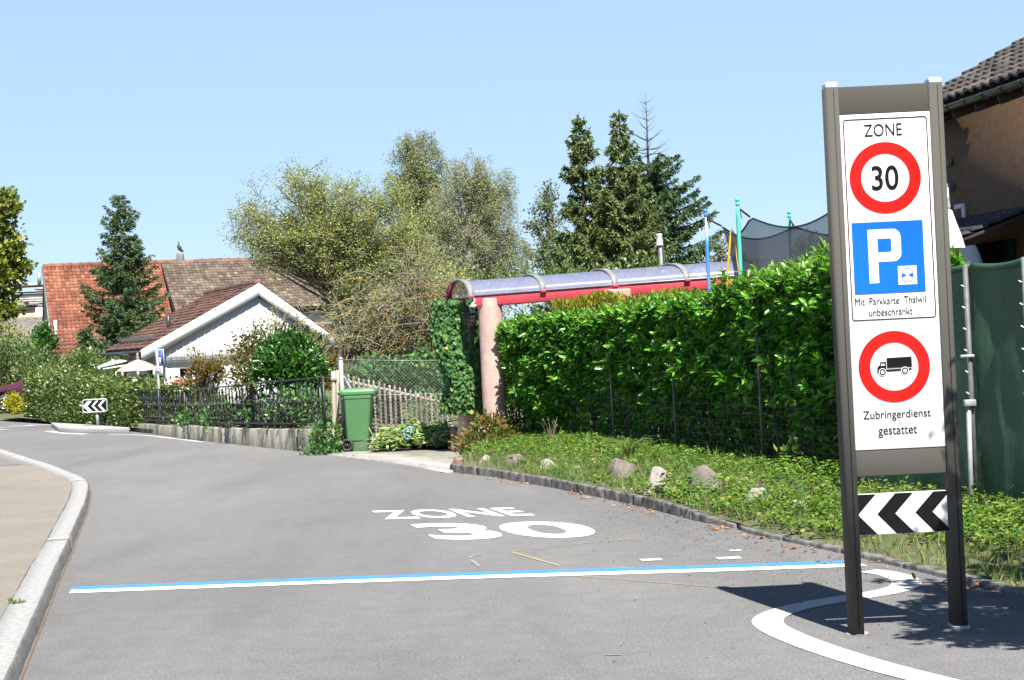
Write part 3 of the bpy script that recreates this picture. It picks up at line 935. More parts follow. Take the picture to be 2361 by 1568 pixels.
def path3(p0, p1, r, lift=0.15, jit=0.05, n=6):
    p0, p1 = np.asarray(p0, float), np.asarray(p1, float)
    L = np.linalg.norm(p1 - p0)
    mid = (p0 + p1) / 2 + np.array([0, 0, lift * L]) + r.normal(0, jit * L, 3)
    t = np.linspace(0, 1, n)[:, None]
    q = (1 - t) ** 2 * p0 + 2 * t * (1 - t) * mid + t * t * p1
    q[1:-1] += r.normal(0, jit * L * .25, (n - 2, 3))
    return q

def tree(name, label, cat, base, top, blobs, seed, wood, leafm, r0, leaf=(.09, .05), n_leaf=90, cl_r=.35, droop=0.0,
         lift=.12, fork=.35, group=None, twig_n=6, folded=False, twig_m=None, up=.3, trunk_vis=True):
    """blobs: (centre, radii, number of leaf clusters). Limbs run from the trunk to every cluster, twigs and leaves fill it."""
    r = rng(seed)
    base, top = np.asarray(base, float), np.asarray(top, float)
    root = thing(name, label, cat, tuple(base), group)
    tr = MB()
    tp_ = path3(base, top, r, 0, .03, 9)
    H_ = top[2] - base[2]
    tr.tube(tp_, np.linspace(r0, r0 * .25, 9) * np.r_[1.25, np.ones(8)], 8)
    lv, sp0, sp1, sr0 = [], [], [], []
    for c, rad, n in blobs:
        P, d = blob_points(r, c, rad, n)
        for p in P:
            zt = base[2] + H_ * np.clip(fork + (1 - fork) * ((p[2] - base[2]) / H_ - .30) + r.normal(0, .06), fork, 1)
            q0 = np.array([np.interp(zt, tp_[:, 2], tp_[:, k]) for k in range(3)])
            q = path3(q0, p, r, lift, .06, 6)
            L = np.linalg.norm(p - q0)
            rb = min(r0 * .45, .010 + .014 * L)
            tr.tube(q, np.linspace(rb, .006, 6), 5, cap=False)
            for _ in range(twig_n):
                k = (3, 4, 5, 5)[r.integers(0, 4)]
                s = q[k]
                e = s + rand_dirs(r, 1)[0] * cl_r * r.uniform(.6, 1.3) + np.array([0, 0, (up - droop * 1.5) * cl_r])
                sp0.append(s); sp1.append(e); sr0.append(.007)
                m = max(1, int(n_leaf / twig_n))
                t = r.random((m, 1)) ** .7
                pos = s + (e - s) * t + r.normal(0, cl_r * .16, (m, 3)) - np.array([0, 0, 1.0]) * (droop * cl_r * 1.6) * r.random((m, 1))
                lv.append(pos)
    tr.sticks(sp0, sp1, np.array(sr0), .003)
    tr.build('trunk', wood, root, smooth=True)
    P = np.concatenate(lv)
    n = len(P)
    D = nrm(r.normal(size=(n, 3)) + np.array([0, 0, up - droop * 2.5]))
    N = nrm(r.normal(size=(n, 3)) * .8 + np.array([0, -.2, 1.0]))
    s = r.uniform(.65, 1.25, n)
    cm = MB()
    (cm.leaves_folded if folded else cm.leaves)(P, D, N, leaf[0] * s, leaf[1] * s)
    cm.build('crown', leafm, root)
    return root

def bush(name, label, cat, blobs, seed, leafm, leaf=(.07, .04), n=1500, wood=None, group=None, extra=None, base=None, up=.5, clump=.10, stems=10, folded=False):
    """a shrub: ellipsoid blobs filled with leaf clumps, stems from the ground"""
    r = rng(seed)
    c0 = np.asarray(blobs[0][0], float)
    base = np.asarray(base if base is not None else (c0[0], c0[1], max(0, c0[2] - blobs[0][1][2])), float)
    root = thing(name, label, cat, tuple(base), group)
    allP, allD = [], []
    st = MB()
    vol = [b[1][0] * b[1][1] * b[1][2] for b in blobs]
    for (c, rad), v in zip(blobs, vol):
        m = int(n * v / sum(vol))
        k = max(6, m // 22)
        C, d = blob_points(r, c, rad, k, .62)
        C[:, 2] = np.maximum(C[:, 2], base[2] + .02)
        pick = r.integers(0, k, m)
        P = C[pick] + r.normal(0, clump, (m, 3))
        P[:, 2] = np.maximum(P[:, 2], base[2] + .01)
        allP.append(P)
        allD.append(nrm(d[pick] + r.normal(0, .6, (m, 3)) + np.array([0, 0, up])))
        for i in range(stems):
            e = C[r.integers(0, k)]
            s = base + np.array([r.normal(0, rad[0] * .25), r.normal(0, rad[1] * .25), 0])
            st.tube(path3(s, e, r, .1, .06, 5), np.linspace(.014, .004, 5), 4, cap=False)
    st.build('stem', wood or M['bark'], root)
    P, D = np.concatenate(allP), np.concatenate(allD)
    m = len(P)
    N = nrm(r.normal(size=(m, 3)) * .7 + np.array([-.1, -.3, 1.0]))
    s = r.uniform(.65, 1.3, m)
    mb = MB()
    (mb.leaves_folded if folded else mb.leaves)(P, D, N, leaf[0] * s, leaf[1] * s)
    mb.build('foliage', leafm, root)
    if extra:
        em, en, el = extra
        i = r.integers(0, m, en)
        mb = MB()
        mb.leaves(P[i] + r.normal(0, .02, (en, 3)), rand_dirs(r, en), rand_dirs(r, en), el * r.uniform(.7, 1.2, en), el * .8)
        mb.build('blossom', em, root)
    return root

def spruce(name, label, base, h, w, seed, needle, droopy=.25, bare_top=0.0, density=1.0, cones=0, group='tall spruces behind the canopy', z_low=.06, gap=0.0, profile=.85, nl=.10):
    """trunk, whorls of branches with side sprays covered in needle tufts"""
    r = rng(seed)
    base = np.asarray(base, float)
    root = thing(name, label, 'tree', tuple(base), group)
    tr = MB()
    lean = r.normal(0, .012, 2) * h
    tz = np.linspace(0, h, 12)
    tp_ = np.c_[base[0] + lean[0] * (tz / h) ** 2, base[1] + lean[1] * (tz / h) ** 2, base[2] + tz]
    tr.tube(tp_, np.linspace(.018 * h, .006, 12), 7)
    P_, D_, N_, cn = [], [], [], []
    z = h * z_low
    while z < h * .985:
        f = z / h
        reach = w / 2 * (1 - f) ** profile * (1 if f > .12 else .85) + .10
        nb = 6 if f < .85 else 4
        a0 = r.uniform(0, 6.28)
        bare = f > 1 - bare_top
        for b in range(nb):
            if r.random() < gap:
                continue
            a = a0 + 6.28 * b / nb + r.normal(0, .22)
            L = reach * r.uniform(.62, 1.18)
            d = np.array([math.cos(a), math.sin(a), 0])
            s = np.array([np.interp(z, tz, tp_[:, k]) for k in range(2)] + [base[2] + z + r.normal(0, .05)])
            rise = .55 * L if f > .82 else (.10 - droopy * (1 - f)) * L
            t = np.linspace(0, 1, 6)[:, None]
            q = s + d * L * t + np.array([0, 0, 1.0]) * (rise * t + (.22 * L) * (t ** 2.4) * (1 if f < .82 else .3) - .10 * L * np.sin(t * 3.14) * droopy * 2)
            tr.tube(q, np.linspace(.010 + .012 * L, .003, 6), 4, cap=False)
            if bare:
                continue
            # side sprays
            m = max(5, int(L / .085 * density))
            tt = r.uniform(.10, 1.0, m)
            s0 = np.stack([np.interp(tt, t[:, 0], q[:, k]) for k in range(3)], 1)
            side = np.array([-d[1], d[0], 0])
            sl = (.30 * L * (1.05 - tt) + .10) * r.uniform(.6, 1.2, m)
            sg = r.choice([-1.0, 1.0], m)
            sd = nrm(side * sg[:, None] * .85 + d * .65 + np.c_[np.zeros((m, 2)), r.normal(-.10 - droopy * .9, .22, m)])
            nn = 9
            u = np.linspace(0.0, 1, nn)
            pos = s0[:, None] + sd[:, None] * (sl[:, None] * u[None])[..., None] - np.array([0, 0, 1.0]) * (droopy * .5 * sl[:, None] * u[None] ** 2)[..., None]
            pos = pos.reshape(-1, 3)
            dd = np.repeat(sd, nn, 0)
            k = len(pos)
            P_.append(pos + r.normal(0, .018, (k, 3)))
            D_.append(nrm(dd + r.normal(0, .55, (k, 3)) + np.array([0, 0, -.1 - droopy * .5])))
            # needles on the leading shoot
            m2 = max(4, int(L / .05))
            t2 = r.uniform(.2, 1, m2)
            P_.append(np.stack([np.interp(t2, t[:, 0], q[:, c]) for c in range(3)], 1))
            D_.append(nrm(d + r.normal(0, .6, (m2, 3)) + np.array([0, 0, .25])))
            if cones and f > .35 and r.random() < cones:
                for _ in range(r.integers(1, 4)):
                    i = r.integers(0, m)
                    cn.append(s0[i] + sd[i] * sl[i] * .8)
        z += max(.10, h * .030 * r.uniform(.75, 1.25))
    if not bare_top:
        k = 60
        P_.append(np.c_[np.full((k, 2), tp_[-1, :2]) + r.normal(0, .012, (k, 2)), base[2] + h - r.random(k) * .9])
        D_.append(nrm(r.normal(0, .5, (k, 3)) + np.array([0, 0, .8])))
    tr.build('trunk', M['bark'], root, smooth=True)
    P, D = np.concatenate(P_), np.concatenate(D_)
    n = len(P)
    s = r.uniform(.7, 1.3, n)
    mb = MB(); mb.leaves(P, D, rand_dirs(r, n), nl * s, nl * .36 * s)
    mb.build('crown', needle, root)
    if cn:
        cn = np.array(cn)
        cm = MB(); 
        for k in range(3):
            pass
        cm.sticks(cn, cn - np.array([0, 0, .14]), .022, .012)
        tag(cm.build('cones', M['cone'], root), kind='stuff')
    return root

def tiled_roof(mb, o, u, v, nu, nv, lift=.035, wave=.028, over=.12, prof=7, seed=0, jit=.006):
    """separate tiles on the plane o + a*u + b*v (u along the eaves, v down the slope; nu columns, nv courses)"""
    o, u, v = [np.asarray(tuple(x), float) for x in (o, u, v)]
    nrmv = np.cross(v, u); nrmv /= np.linalg.norm(nrmv)
    if nrmv[2] < 0: nrmv = -nrmv
    r = rng(seed)
    a = np.linspace(0, 1, prof)
    h = wave * (np.sin(a * 2 * math.pi - 1.2) * .5 + .5)
    cols, rows = np.meshgrid(np.arange(nu), np.arange(nv), indexing='ij')
    cols, rows = cols.ravel(), rows.ravel()
    n = len(cols)
    A = (cols[:, None] + a[None] * .985) / nu                       # n,prof
    jz = r.normal(0, jit, (n, 1))
    def row(b, hh):
        return o + u * A[..., None] + v * b[:, None, None] + nrmv * hh[..., None]
    top = row((rows - over) / nv, np.broadcast_to(h, A.shape) + .004)
    bot = row((rows + 1.0) / nv, np.broadcast_to(h, A.shape) + lift + jz)
    lip = row((rows + 1.0) / nv, np.broadcast_to(h, A.shape) + lift * .15 + jz)
    V = np.stack([top, bot, lip], 1).reshape(-1, 3)
    b = np.arange(n)[:, None] * 3 * prof
    F = []
    for k in range(2):
        for i in range(prof - 1):
            F.append(b + np.array([[k * prof + i, (k + 1) * prof + i, (k + 1) * prof + i + 1, k * prof + i + 1]]))
    mb.add(V, np.concatenate(F))
    return mb

def slab(mb, o, u, v, th):
    """a plate spanned by u and v, th thick downwards along its normal"""
    o, u, v = Vector(o), Vector(u), Vector(v)
    n = u.cross(v).normalized()
    if n.z < 0: n = -n
    q = [o, o + u, o + u + v, o + v]
    return mb.extrude(q, -n * th)

# ------------------------------------------------------------------ right side: hedge, wire fence, tarpaulins
def hedge_line(s):
    return HL(s)
def laurel_hedge():
    r = rng(21)
    root = thing('laurel_hedge', 'long glossy green laurel hedge behind the wire fence', 'hedge', (HL(20) + .4, 20, .2))
    y0, y1 = 15.9, 26.0
    def top(y):
        return np.interp(y, [15.9, 16.8, 19.3, 22.5, 26.9], [2.30, 2.26, 2.08, 2.00, 1.93]) + .03 * np.sin(y * 2.1) + .03 * np.sin(y * 5.3 + 1)
    P, D, Nn, TP, TD, TN = [], [], [], [], [], []
    # leafy shoots: a stem point on the face, the top or the near end; a rosette of leaves on each
    def shoots(n, where):
        y = y0 + (y1 - y0) * r.random(n)
        z = .30 + (top(y) - .30) * r.random(n) ** .52
        x = HL(y) - .48 * np.clip((y - 23.2) / 1.6, 0, 1)
        if where == 'face':
            K = 560
            cy = y0 + (y1 - y0) * r.random(K); cz = .42 + (top(cy) - .42) * r.random(K) ** .50; cd = r.uniform(-.20, .06, K); cs = r.uniform(.05, .16, K)
            k_ = r.integers(0, K, n)
            y = np.clip(cy[k_] + r.normal(0, 1, n) * cs[k_] * 1.25, y0, y1); z = np.clip(cz[k_] + r.normal(0, 1, n) * cs[k_], .3, top(y))
            x = HL(y) - .48 * np.clip((y - 23.2) / 1.6, 0, 1)
            away = ((y - cy[k_]) / cs[k_] / 1.25) ** 2 + ((z - cz[k_]) / cs[k_]) ** 2
            c = np.stack([x + .16 + cd[k_] + .05 * np.minimum(away, 4) + np.clip((1.0 - z) * .30, 0, .2) + r.normal(0, .03, n), y, z], 1)
            d = nrm(np.stack([-1.0 + r.normal(0, .5, n), -.35 + r.normal(0, .5, n), .45 + r.normal(0, .4, n)], 1))
        elif where == 'inside':
            c = np.stack([x + .25 + .6 * r.random(n), y, z], 1)
            d = rand_dirs(r, n)
        elif where == 'low':
            z = .22 + .8 * r.random(n)
            c = np.stack([x + .30 + .6 * r.random(n), y, z], 1)
            d = rand_dirs(r, n)
        elif where == 'top':
            c = np.stack([x + r.random(n) * 1.0, y, top(y) + r.normal(-.02, .05, n)], 1)
            d = nrm(np.stack([r.normal(-.2, .45, n), r.normal(-.15, .45, n), np.full(n, .9)], 1))
        elif where == 'end':
            y = np.full(n, y0) + r.random(n) * .15
            z = .3 + 1.95 * r.random(n)
            c = np.stack([HL(y) + r.random(n) * .9, y, z], 1)
            d = nrm(np.stack([r.normal(-.3, .5, n), -1 + r.normal(0, .4, n), .4 + r.normal(0, .4, n)], 1))
        elif where == 'sprig':
            y = y0 + (y1 - y0) * r.random(n) ** 1.9
            c = np.stack([HL(y) + r.random(n) * .6, y, top(y) + r.random(n) * .16 * np.where(y < 19.5, 1.5, .5)], 1)
            d = nrm(np.stack([r.normal(0, .25, n), r.normal(0, .25, n), np.ones(n)], 1))
        return c, d
    stems = MB()
    for where, n, k, L in (('face', 3000, 7, .112), ('inside', 2300, 6, .11), ('low', 1100, 6, .11), ('top', 2300, 7, .098), ('end', 420, 7, .10), ('sprig', 240, 9, .095)):
        c, d = shoots(n, where)
        sl = .16 if where != 'sprig' else .20
        stems.sticks(c - d * sl, c + d * .06, .005, .003)
        for i in range(k):
            t = i / k
            a = i * 2.4 + r.random(n) * 1.5
            e1 = nrm(np.cross(d, np.array([[.3, .2, 1.0]])))
            e2 = np.cross(d, e1)
            rad = e1 * np.cos(a)[:, None] + e2 * np.sin(a)[:, None]
            ld = nrm(rad * (1.0 - .45 * t) + d * (.35 + .7 * t) + r.normal(0, .12, (n, 3)))
            pos = c - d * (sl * .8 * (1 - t))[..., None] if False else c - d * sl * .8 * (1 - t)
            nm = nrm(d * .8 - rad * .3 + r.normal(0, .28, (n, 3)) + np.array([.05, -.45, .60]))
            s = L * r.uniform(.75, 1.2, n)
            tgt = (TP, TD, TN) if where == 'sprig' or (where == 'top' and i > 3) else (P, D, Nn)
            tgt[0].append(pos); tgt[1].append(ld); tgt[2].append((nm, s))
    for nm, A in (('foliage', (P, D, Nn)), ('young_foliage', (TP, TD, TN))):
        mb = MB()
        p, d = np.concatenate(A[0]), np.concatenate(A[1])
        nn_ = np.concatenate([x[0] for x in A[2]]); ss = np.concatenate([x[1] for x in A[2]])
        mb.leaves_folded(p, d, nn_, ss, ss * .40)
        mb.build(nm, M['laurel'] if nm == 'foliage' else M['laurel_top'], root)
    for y in np.arange(y0 + .2, y1, .33):
        for k in range(2):
            x = HL(y) + r.uniform(.35, .7)
            stems.tube(path3((x, y, .1), (x + r.normal(0, .2), y + r.normal(0, .2), top(y) - .25), r, 0, .05, 5), np.linspace(.022, .008, 5), 5)
    stems.build('branches', M['bark'], root)
laurel_hedge()

def wire_fence():
    root = thing('wire_fence', 'low square mesh wire fence on thin steel posts in front of the laurel', 'fence', (HL(20) - .1, 20, .2))
    X = lambda y: HL(y) + .03
    for i, y in enumerate((26.6, 25.3, 22.6, 20.55, 18.25, 16.3)):
        mb = MB()
        z0 = .12
        zt = (1.95, 1.25, 1.55, 1.35, 1.72, 1.5)[i]
        mb.tube([(X(y), y, z0), (X(y) + (.1 if i == 1 else 0), y + (.15 if i == 1 else 0), zt)], .017, 8)
        mb.build('post', M['wire_old'], root, smooth=True)
    mb = MB()
    P0, P1 = [], []
    for z in np.arange(.28, .95, .085):
        ys = np.arange(16.3, 26.7, .8)
        for a, b in zip(ys[:-1], ys[1:]):
            P0.append((X(a), a, z)); P1.append((X(b), b, z))
    for y in np.arange(16.3, 26.6, .10):
        P0.append((X(y), y, .26)); P1.append((X(y), y, .96))
    mb.sticks(P0, P1, .0020, .0020)
    mb.build('wire_mesh', M['wire_old'], root)
wire_fence()

def thuja_hedge():
    r = rng(33)
    root = thing('conifer_hedge', 'clipped yellow-green conifer hedge between the laurel and the red canopy', 'hedge', (1.9, 25.2, 0.16))
    n = 16000
    x = .62 + 4.6 * r.random(n); y = 24.75 + .8 * r.random(n)
    k = r.random(n)
    z = np.where(k < .55, 2.17 + .05 * np.sin(x * 6) + r.normal(0, .035, n), .3 + 1.9 * r.random(n))
    y = np.where(k < .55, y, 24.75 + r.normal(0, .03, n))
    P = np.stack([x, y, z], 1)
    mb = MB(); mb.leaves(P, nrm(r.normal(0, .35, (n, 3)) + np.array([0, -.2, 1])), rand_dirs(r, n), r.uniform(.05, .11, n), .028)
    mb.build('foliage', M['thuja'], root)
    mb = MB()
    for xx in np.arange(.8, 5.2, .35):
        mb.tube([(xx, 25.15, .1), (xx + .02, 25.15, 1.2), (xx, 25.15, 2.1)], [.03, .02, .006], 6)
    mb.build('trunk', M['bark'], root)
thuja_hedge()

def tarp_fence():
    root = thing('tarpaulin_fence', 'dark green tarpaulin fence tied to steel posts beside the zone sign', 'fence', (3.6, 14, .2))
    ys = [15.4, 13.75, 13.05, 12.3, 11.4]
    X = lambda y: 3.57 + (14 - y) * .36
    zt = lambda y: 2.10 + (14 - y) * .02
    r = rng(5)
    for a, b in zip(ys[:-1], ys[1:]):
        mb = MB()
        nu, nv = 18, 16
        P = []
        for j in range(nv):
            for i in range(nu):
                t, s = i / (nu - 1), j / (nv - 1)
                y = a + (b - a) * t + (.012 if t < .5 else -.012)
                dep = .016 * math.sin(t * math.pi) + .006 * math.sin(t * 13 + s * 5) + .005 * math.sin(s * 17 + t * 3) + r.normal(0, .002)
                z = .30 + (zt(y) - .30) * s - (.03 * math.sin(t * math.pi) if j == nv - 1 else 0)
                P.append((X(y) + dep, y, z))
        F = np.array([(j * nu + i, j * nu + i + 1, (j + 1) * nu + i + 1, (j + 1) * nu + i) for j in range(nv - 1) for i in range(nu - 1)])
        mb.add(np.array(P), F)
        mb.build('tarpaulin', M['tarp'], root, smooth=True)
        hem = MB()
        t = np.linspace(a - .012, b + .012, 8)
        hem.tube([(X(q) + .016 * math.sin((q - a) / (b - a) * math.pi), q, zt(q) + .005 - .03 * math.sin((q - a) / (b - a) * math.pi)) for q in t], .028, 7)
        hem.build('hem', M['tarp'], root, smooth=True)
    for y in ys[:4]:
        mb = MB(); mb.tube([(X(y) - .045, y, .0), (X(y) - .045, y, zt(y) + .02)], .022 if y > 13.2 else .014, 8)
        p = mb.build('post', M['old_pipe'], root, smooth=True)
        for z in np.arange(.42, 2.05, .17):
            tie = MB()
            tie.tube([(X(y) - .07, y - .03, z), (X(y) - .08, y + .01, z + .012), (X(y) - .045, y + .05, z + .006)], .005, 5)
            tie.build('tie', M['fabric_white'], p)
    y = 13.75
    mb = MB(); mb.tube([(X(y) - .10, y - .05, .05), (X(y) - .075, y - .02, 1.05)], .020, 8)
    mb.build('brace', M['galv'], root, smooth=True)
    for z, sz in ((1.03, (.09, .07, .05)), (1.40, (.11, .03, .022))):
        mb = MB(); mb.box((X(y) - .07, y - .03, z), sz); mb.build('clamp', M['galv'], root, bevel=.004)
    mb = MB(); mb.prism([(X(y) - .22, y - .16), (X(y) + .02, y - .16), (X(y) + .02, y + .06), (X(y) - .22, y + .06)], 0, .11)
    mb.build('footing', M['granite'], root, bevel=.02)
tarp_fence()

# ------------------------------------------------------------------ pergola: columns, red canopy, lamp, gate
YB = 26.0
def column(name, label, base, r_, h, seed, group):
    rr = rng(seed)
    mb = MB()
    prof = [(r_ * (1 + rr.normal(0, .004)), z) for z in np.linspace(0, h - .03, 22)] + [(r_ * .99, h - .012), (r_ * .94, h)]
    mb.lathe(prof, (0, 0, 0), 28)
    mb.v[0] = mb.v[0] + np.array(tuple(base))
    return tag(mb.build(name, M['pink'], smooth=True, base=base), label, 'column', group)
GC = 'round pink columns carrying the canopy'
pc = W(1144, 1000, YB)
column('column', 'bare round pink column at the left end of the laurel hedge', (pc.x, YB, .1), .180, W(1140, 692, YB).z - .07, 3, GC)
ic = W(1079, 1030, 26.8)
column('column', 'pink column overgrown with ivy and carrying the lantern', (ic.x, 26.8, .0), .135, 2.28, 4, GC)
fc = W(1425, 690, 25.9)
column('column', 'pink column whose top just shows over the conifer hedge', (fc.x, 25.9, .1), .20, fc.z + .15 - .1, 5, GC)

def canopy():
    p0 = W(1087, 686, YB - .1)                        # near end of the near beam, top edge
    xe = W(1700, 640, YB - .1).x
    root = thing('canopy_roof', 'barrel vaulted canopy with lilac glazing and red beams', 'canopy', (p0.x, YB, 2.2))
    Wv = Vector((-.38, 1.15, 0))
    zb0, slope = p0.z, .028                            # beams climb very slightly to the right
    Zt = lambda x: zb0 + (x - p0.x) * slope
    x0, x1 = p0.x, xe + 2.5
    for k in (0, 1):
        o = Wv * k
        mb = MB()
        a, b = Vector((x0 + o.x, YB - .1 + o.y, Zt(x0) - .06)), Vector((x1 + o.x, YB - .1 + o.y, Zt(x1) - .06))
        mb.bar(a, b, .09, .155)
        beam = mb.build('beam', M['red_steel'], root, bevel=.004)
        mb = MB()
        mb.bar(a + Vector((-.0, -.055, .085)), b + Vector((0, -.055, .085)), .02, .012)
        mb.build('drip_edge', M['galv'], beam)
    n = 18
    def arc(x, k, lift=0.0):
        t = math.pi * k / n
        c = .5 - .5 * math.cos(t)
        return Vector((x + Wv.x * c, YB - .1 + Wv.y * c, Zt(x) + .02 + (.245 + lift) * math.sin(t) ** .9 + lift * .2))
    # glazing
    mb = MB()
    xs = np.linspace(x0 + .02, x1, 30)
    V = np.array([tuple(arc(x, k)) for x in xs for k in range(n + 1)])
    F = np.array([(i * (n + 1) + k, i * (n + 1) + k + 1, (i + 1) * (n + 1) + k + 1, (i + 1) * (n + 1) + k) for i in range(29) for k in range(n)])
    mb.add(V, F)
    mb.build('glazing', M['glazing'], root, smooth=True)
    # ribs, with a red shoe at the foot of each
    step = (W(1250, 670, YB).x - W(1085, 685, YB).x)
    x = x0
    i = 0
    while x < x1 + .1:
        mb = MB()
        wv = .048
        P = []
        for k in range(n + 1):
            for dx, l in ((-wv, .012), (wv, .012), (wv, .03), (-wv, .03)):
                q = arc(x, k, l); P.append((q.x + dx, q.y, q.z))
        F = [(k * 4 + a, k * 4 + (a + 1) % 4, k * 4 + 4 + (a + 1) % 4, k * 4 + 4 + a) for k in range(n) for a in range(4)]
        mb.add(P, F)
        rib = mb.build('rib', M['grey_steel'], root)
        mb = MB(); q = arc(x, 0, .03); mb.box((q.x, q.y - .07, q.z - .015), (.085, .05, .035)); mb.build('shoe', M['red_steel'], rib, bevel=.004)
        if i == 0:
            mb = MB(); q = arc(x, n, .03); mb.bar(arc(x - .01, n, .02), arc(x - .01, n - 6, .02), .05, .04); mb.build('end_arch', M['red_steel'], rib)
        x += step; i += 1
    for k in range(40):
        pass
    # house number
    V, F, lo, hi = text_mesh('2', .03)
    t = (V - lo) / (hi - lo)
    mb = MB()
    mb.add([(x0 + .005 - .035 + u * .095, YB - .1 - .0485, Zt(x0) - .135 + v * .15) for u, v in t], F)
    mb.build('house_number', M['sign_white'], root)
    return arc(x0, n)
ce = canopy()
# red rear light hung at the far end of the arch
lb = W(1033, 692, 27.1)
rl = thing('red_lantern', 'small red glass lamp under the far foot of the canopy arch', 'lamp', tuple(lb))
mb = MB(); mb.lathe([(.035, -.09), (.055, -.06), (.06, .0), (.045, .05)], tuple(lb), 12); mb.build('lens', M['red_lamp'], rl, smooth=True)
mb = MB(); mb.lathe([(.065, .05), (.055, .09), (.02, .11), (.012, .16)], tuple(lb), 12); mb.build('bracket', M['red_steel'], rl, smooth=True)

def ivy_on_column():
    r = rng(44)
    root = thing('ivy', 'dark ivy climbing all over the left column', 'climbing plant', (ic.x, 26.8, .3))
    n = 8000
    z = .62 + 1.75 * r.random(n) ** .85
    a = r.uniform(0, 6.28, n)
    xr = W(1112, 850, 26.8).x - W(1020, 850, 26.8).x
    rad = .20 + .11 * np.sin(z * 4 + 2 * a) * .5 + .10 * r.random(n) + np.clip((z - 1.0) * .08, 0, .10)
    cx = ic.x - .045 + .03 * (z - .6)
    P = np.stack([cx + rad * np.cos(a) * 1.12, 26.8 - .05 + rad * np.sin(a), z], 1)
    out = np.stack([np.cos(a), np.sin(a), np.full(n, .55)], 1)
    D = nrm(np.stack([-np.sin(a), np.cos(a), np.zeros(n)], 1) * r.normal(0, .6, (n, 1)) + np.array([0, 0, -1.0]) + out * .25)
    s = r.uniform(.035, .075, n)
    mb = MB(); mb.leaves_folded(P, D, nrm(out + r.normal(0, .5, (n, 3)) + np.array([0, -.3, .3])), s * 1.1, s * .85, .14, .15)
    mb.build('foliage', M['ivy'], root)
    st = MB()
    for k in range(14):
        b = r.uniform(0, 6.28)
        pts = [(ic.x + .15 * math.cos(b + q * .25), 26.8 + .15 * math.sin(b + q * .25), 1.0 + 1.25 * q) for q in np.linspace(0, 1, 9)]
        st.tube(pts, np.linspace(.014, .004, 9), 5)
    st.build('stems', M['bark'], root)
ivy_on_column()

def wall_lantern():
    p = W(1083, 742, 26.30)
    root = thing('wall_lantern', 'black coach lantern with ribbed glass hanging on the ivy column', 'lamp', tuple(p))
    mb = MB(); mb.lathe([(.13, .125), (.125, .14), (.05, .185), (.035, .20), (.012, .225)], tuple(p), 8); mb.build('roof', M['iron'], root)
    mb = MB(); mb.lathe([(.075, -.11), (.105, .12)], tuple(p), 8)
    M['lantern_glass'] = see_through('smoked_lantern_glass', (.12, .10, .07), .6, .2)
    mb.build('glass', M['lantern_glass'], root)
    mb = MB(); mb.lathe([(.022, -.09), (.03, 0.0), (.022, .06)], tuple(p), 10); mb.build('bulb', M['cap'], root, smooth=True)
    mb = MB()
    for k in range(8):
        a = 2 * math.pi * k / 8
        mb.bar((p.x + .077 * math.cos(a), p.y + .077 * math.sin(a), p.z - .11), (p.x + .107 * math.cos(a), p.y + .107 * math.sin(a), p.z + .12), .012, .012)
    for z, rr in ((-.11, .08), (.0, .094), (.06, .10), (.12, .11)):
        mb.tube([(p.x + rr * math.cos(a), p.y + rr * math.sin(a), p.z + z) for a in np.linspace(0, 6.283, 17)], .007, 5)
    mb.build('cage', M['iron'], root)
    mb = MB(); mb.lathe([(.010, -.40), (.03, -.37), (.012, -.34), (.035, -.27), (.05, -.22), (.03, -.17), (.075, -.125), (.085, -.11)], tuple(p), 10); mb.build('finial', M['iron'], root, smooth=True)
    mb = MB(); mb.tube([(p.x, p.y + .03, p.z - .28), (p.x, p.y + .20, p.z - .33), (p.x, p.y + .50, p.z - .25)], .014, 6); mb.build('arm', M['iron'], root)
wall_lantern()

def iron_gate():
    a, b = W(1086, 985, 27.0), W(1121, 985, 26.5)
    root = thing('garden_gate', 'black iron garden gate between the two pink columns', 'gate', (a.x, 27, .1))
    zt = W(1100, 907, 26.8).z
    for z in (.16, zt):
        mb = MB(); mb.bar((a.x, a.y, z), (b.x + .2, b.y, z), .03, .03); mb.build('rail', M['iron'], root)
    mb = MB(); mb.bar((a.x, a.y, zt - .13), (b.x + .2, b.y, zt - .13), .02, .02); mb.build('rail', M['iron'], root)
    for t in np.linspace(0, 1, 7):
        p = a.lerp(b + Vector((.2, 0, 0)), t)
        mb = MB(); mb.tube([(p.x, p.y, .12), (p.x, p.y, .5), (p.x, p.y, .52), (p.x, p.y, .6), (p.x, p.y, .62), (p.x, p.y, zt)], [.012, .012, .022, .022, .012, .012], 6)
        mb.build('baluster', M['iron'], root)
iron_gate()

# grey lamp post behind the canopy
lp = W(1524, 600, 29.5)
rt = thing('lamp_post', 'slim grey post with a pale drum lamp behind the canopy', 'street lamp', (lp.x, 29.5, .1))
zt = W(1523, 560, 29.5).z
mb = MB(); mb.tube([(lp.x + .03, 29.5, .1), (lp.x + .005, 29.5, zt - .55), (lp.x, 29.5, zt)], .040, 10); mb.build('pole', M['galv_dark'], rt, smooth=True)
mb = MB(); mb.lathe([(.062, -.05), (.066, -.035), (.054, -.02), (.050, .11), (.056, .125), (.056, .145), (.045, .155)], (lp.x - .01, 29.5, zt), 14); mb.build('lamp_head', M['cap'], rt, smooth=True)
mb = MB(); mb.lathe([(.075, 0), (.07, .10)], (lp.x + .01, 29.5, zt - .56), 10); mb.build('collar', M['galv_dark'], rt)
mb = MB(); mb.tube([(lp.x + .06, 29.46, .5), (lp.x + .055, 29.45, zt - .45), (lp.x + .04, 29.45, zt - .05)], .012, 5); mb.build('cable', M['rubber'], rt)

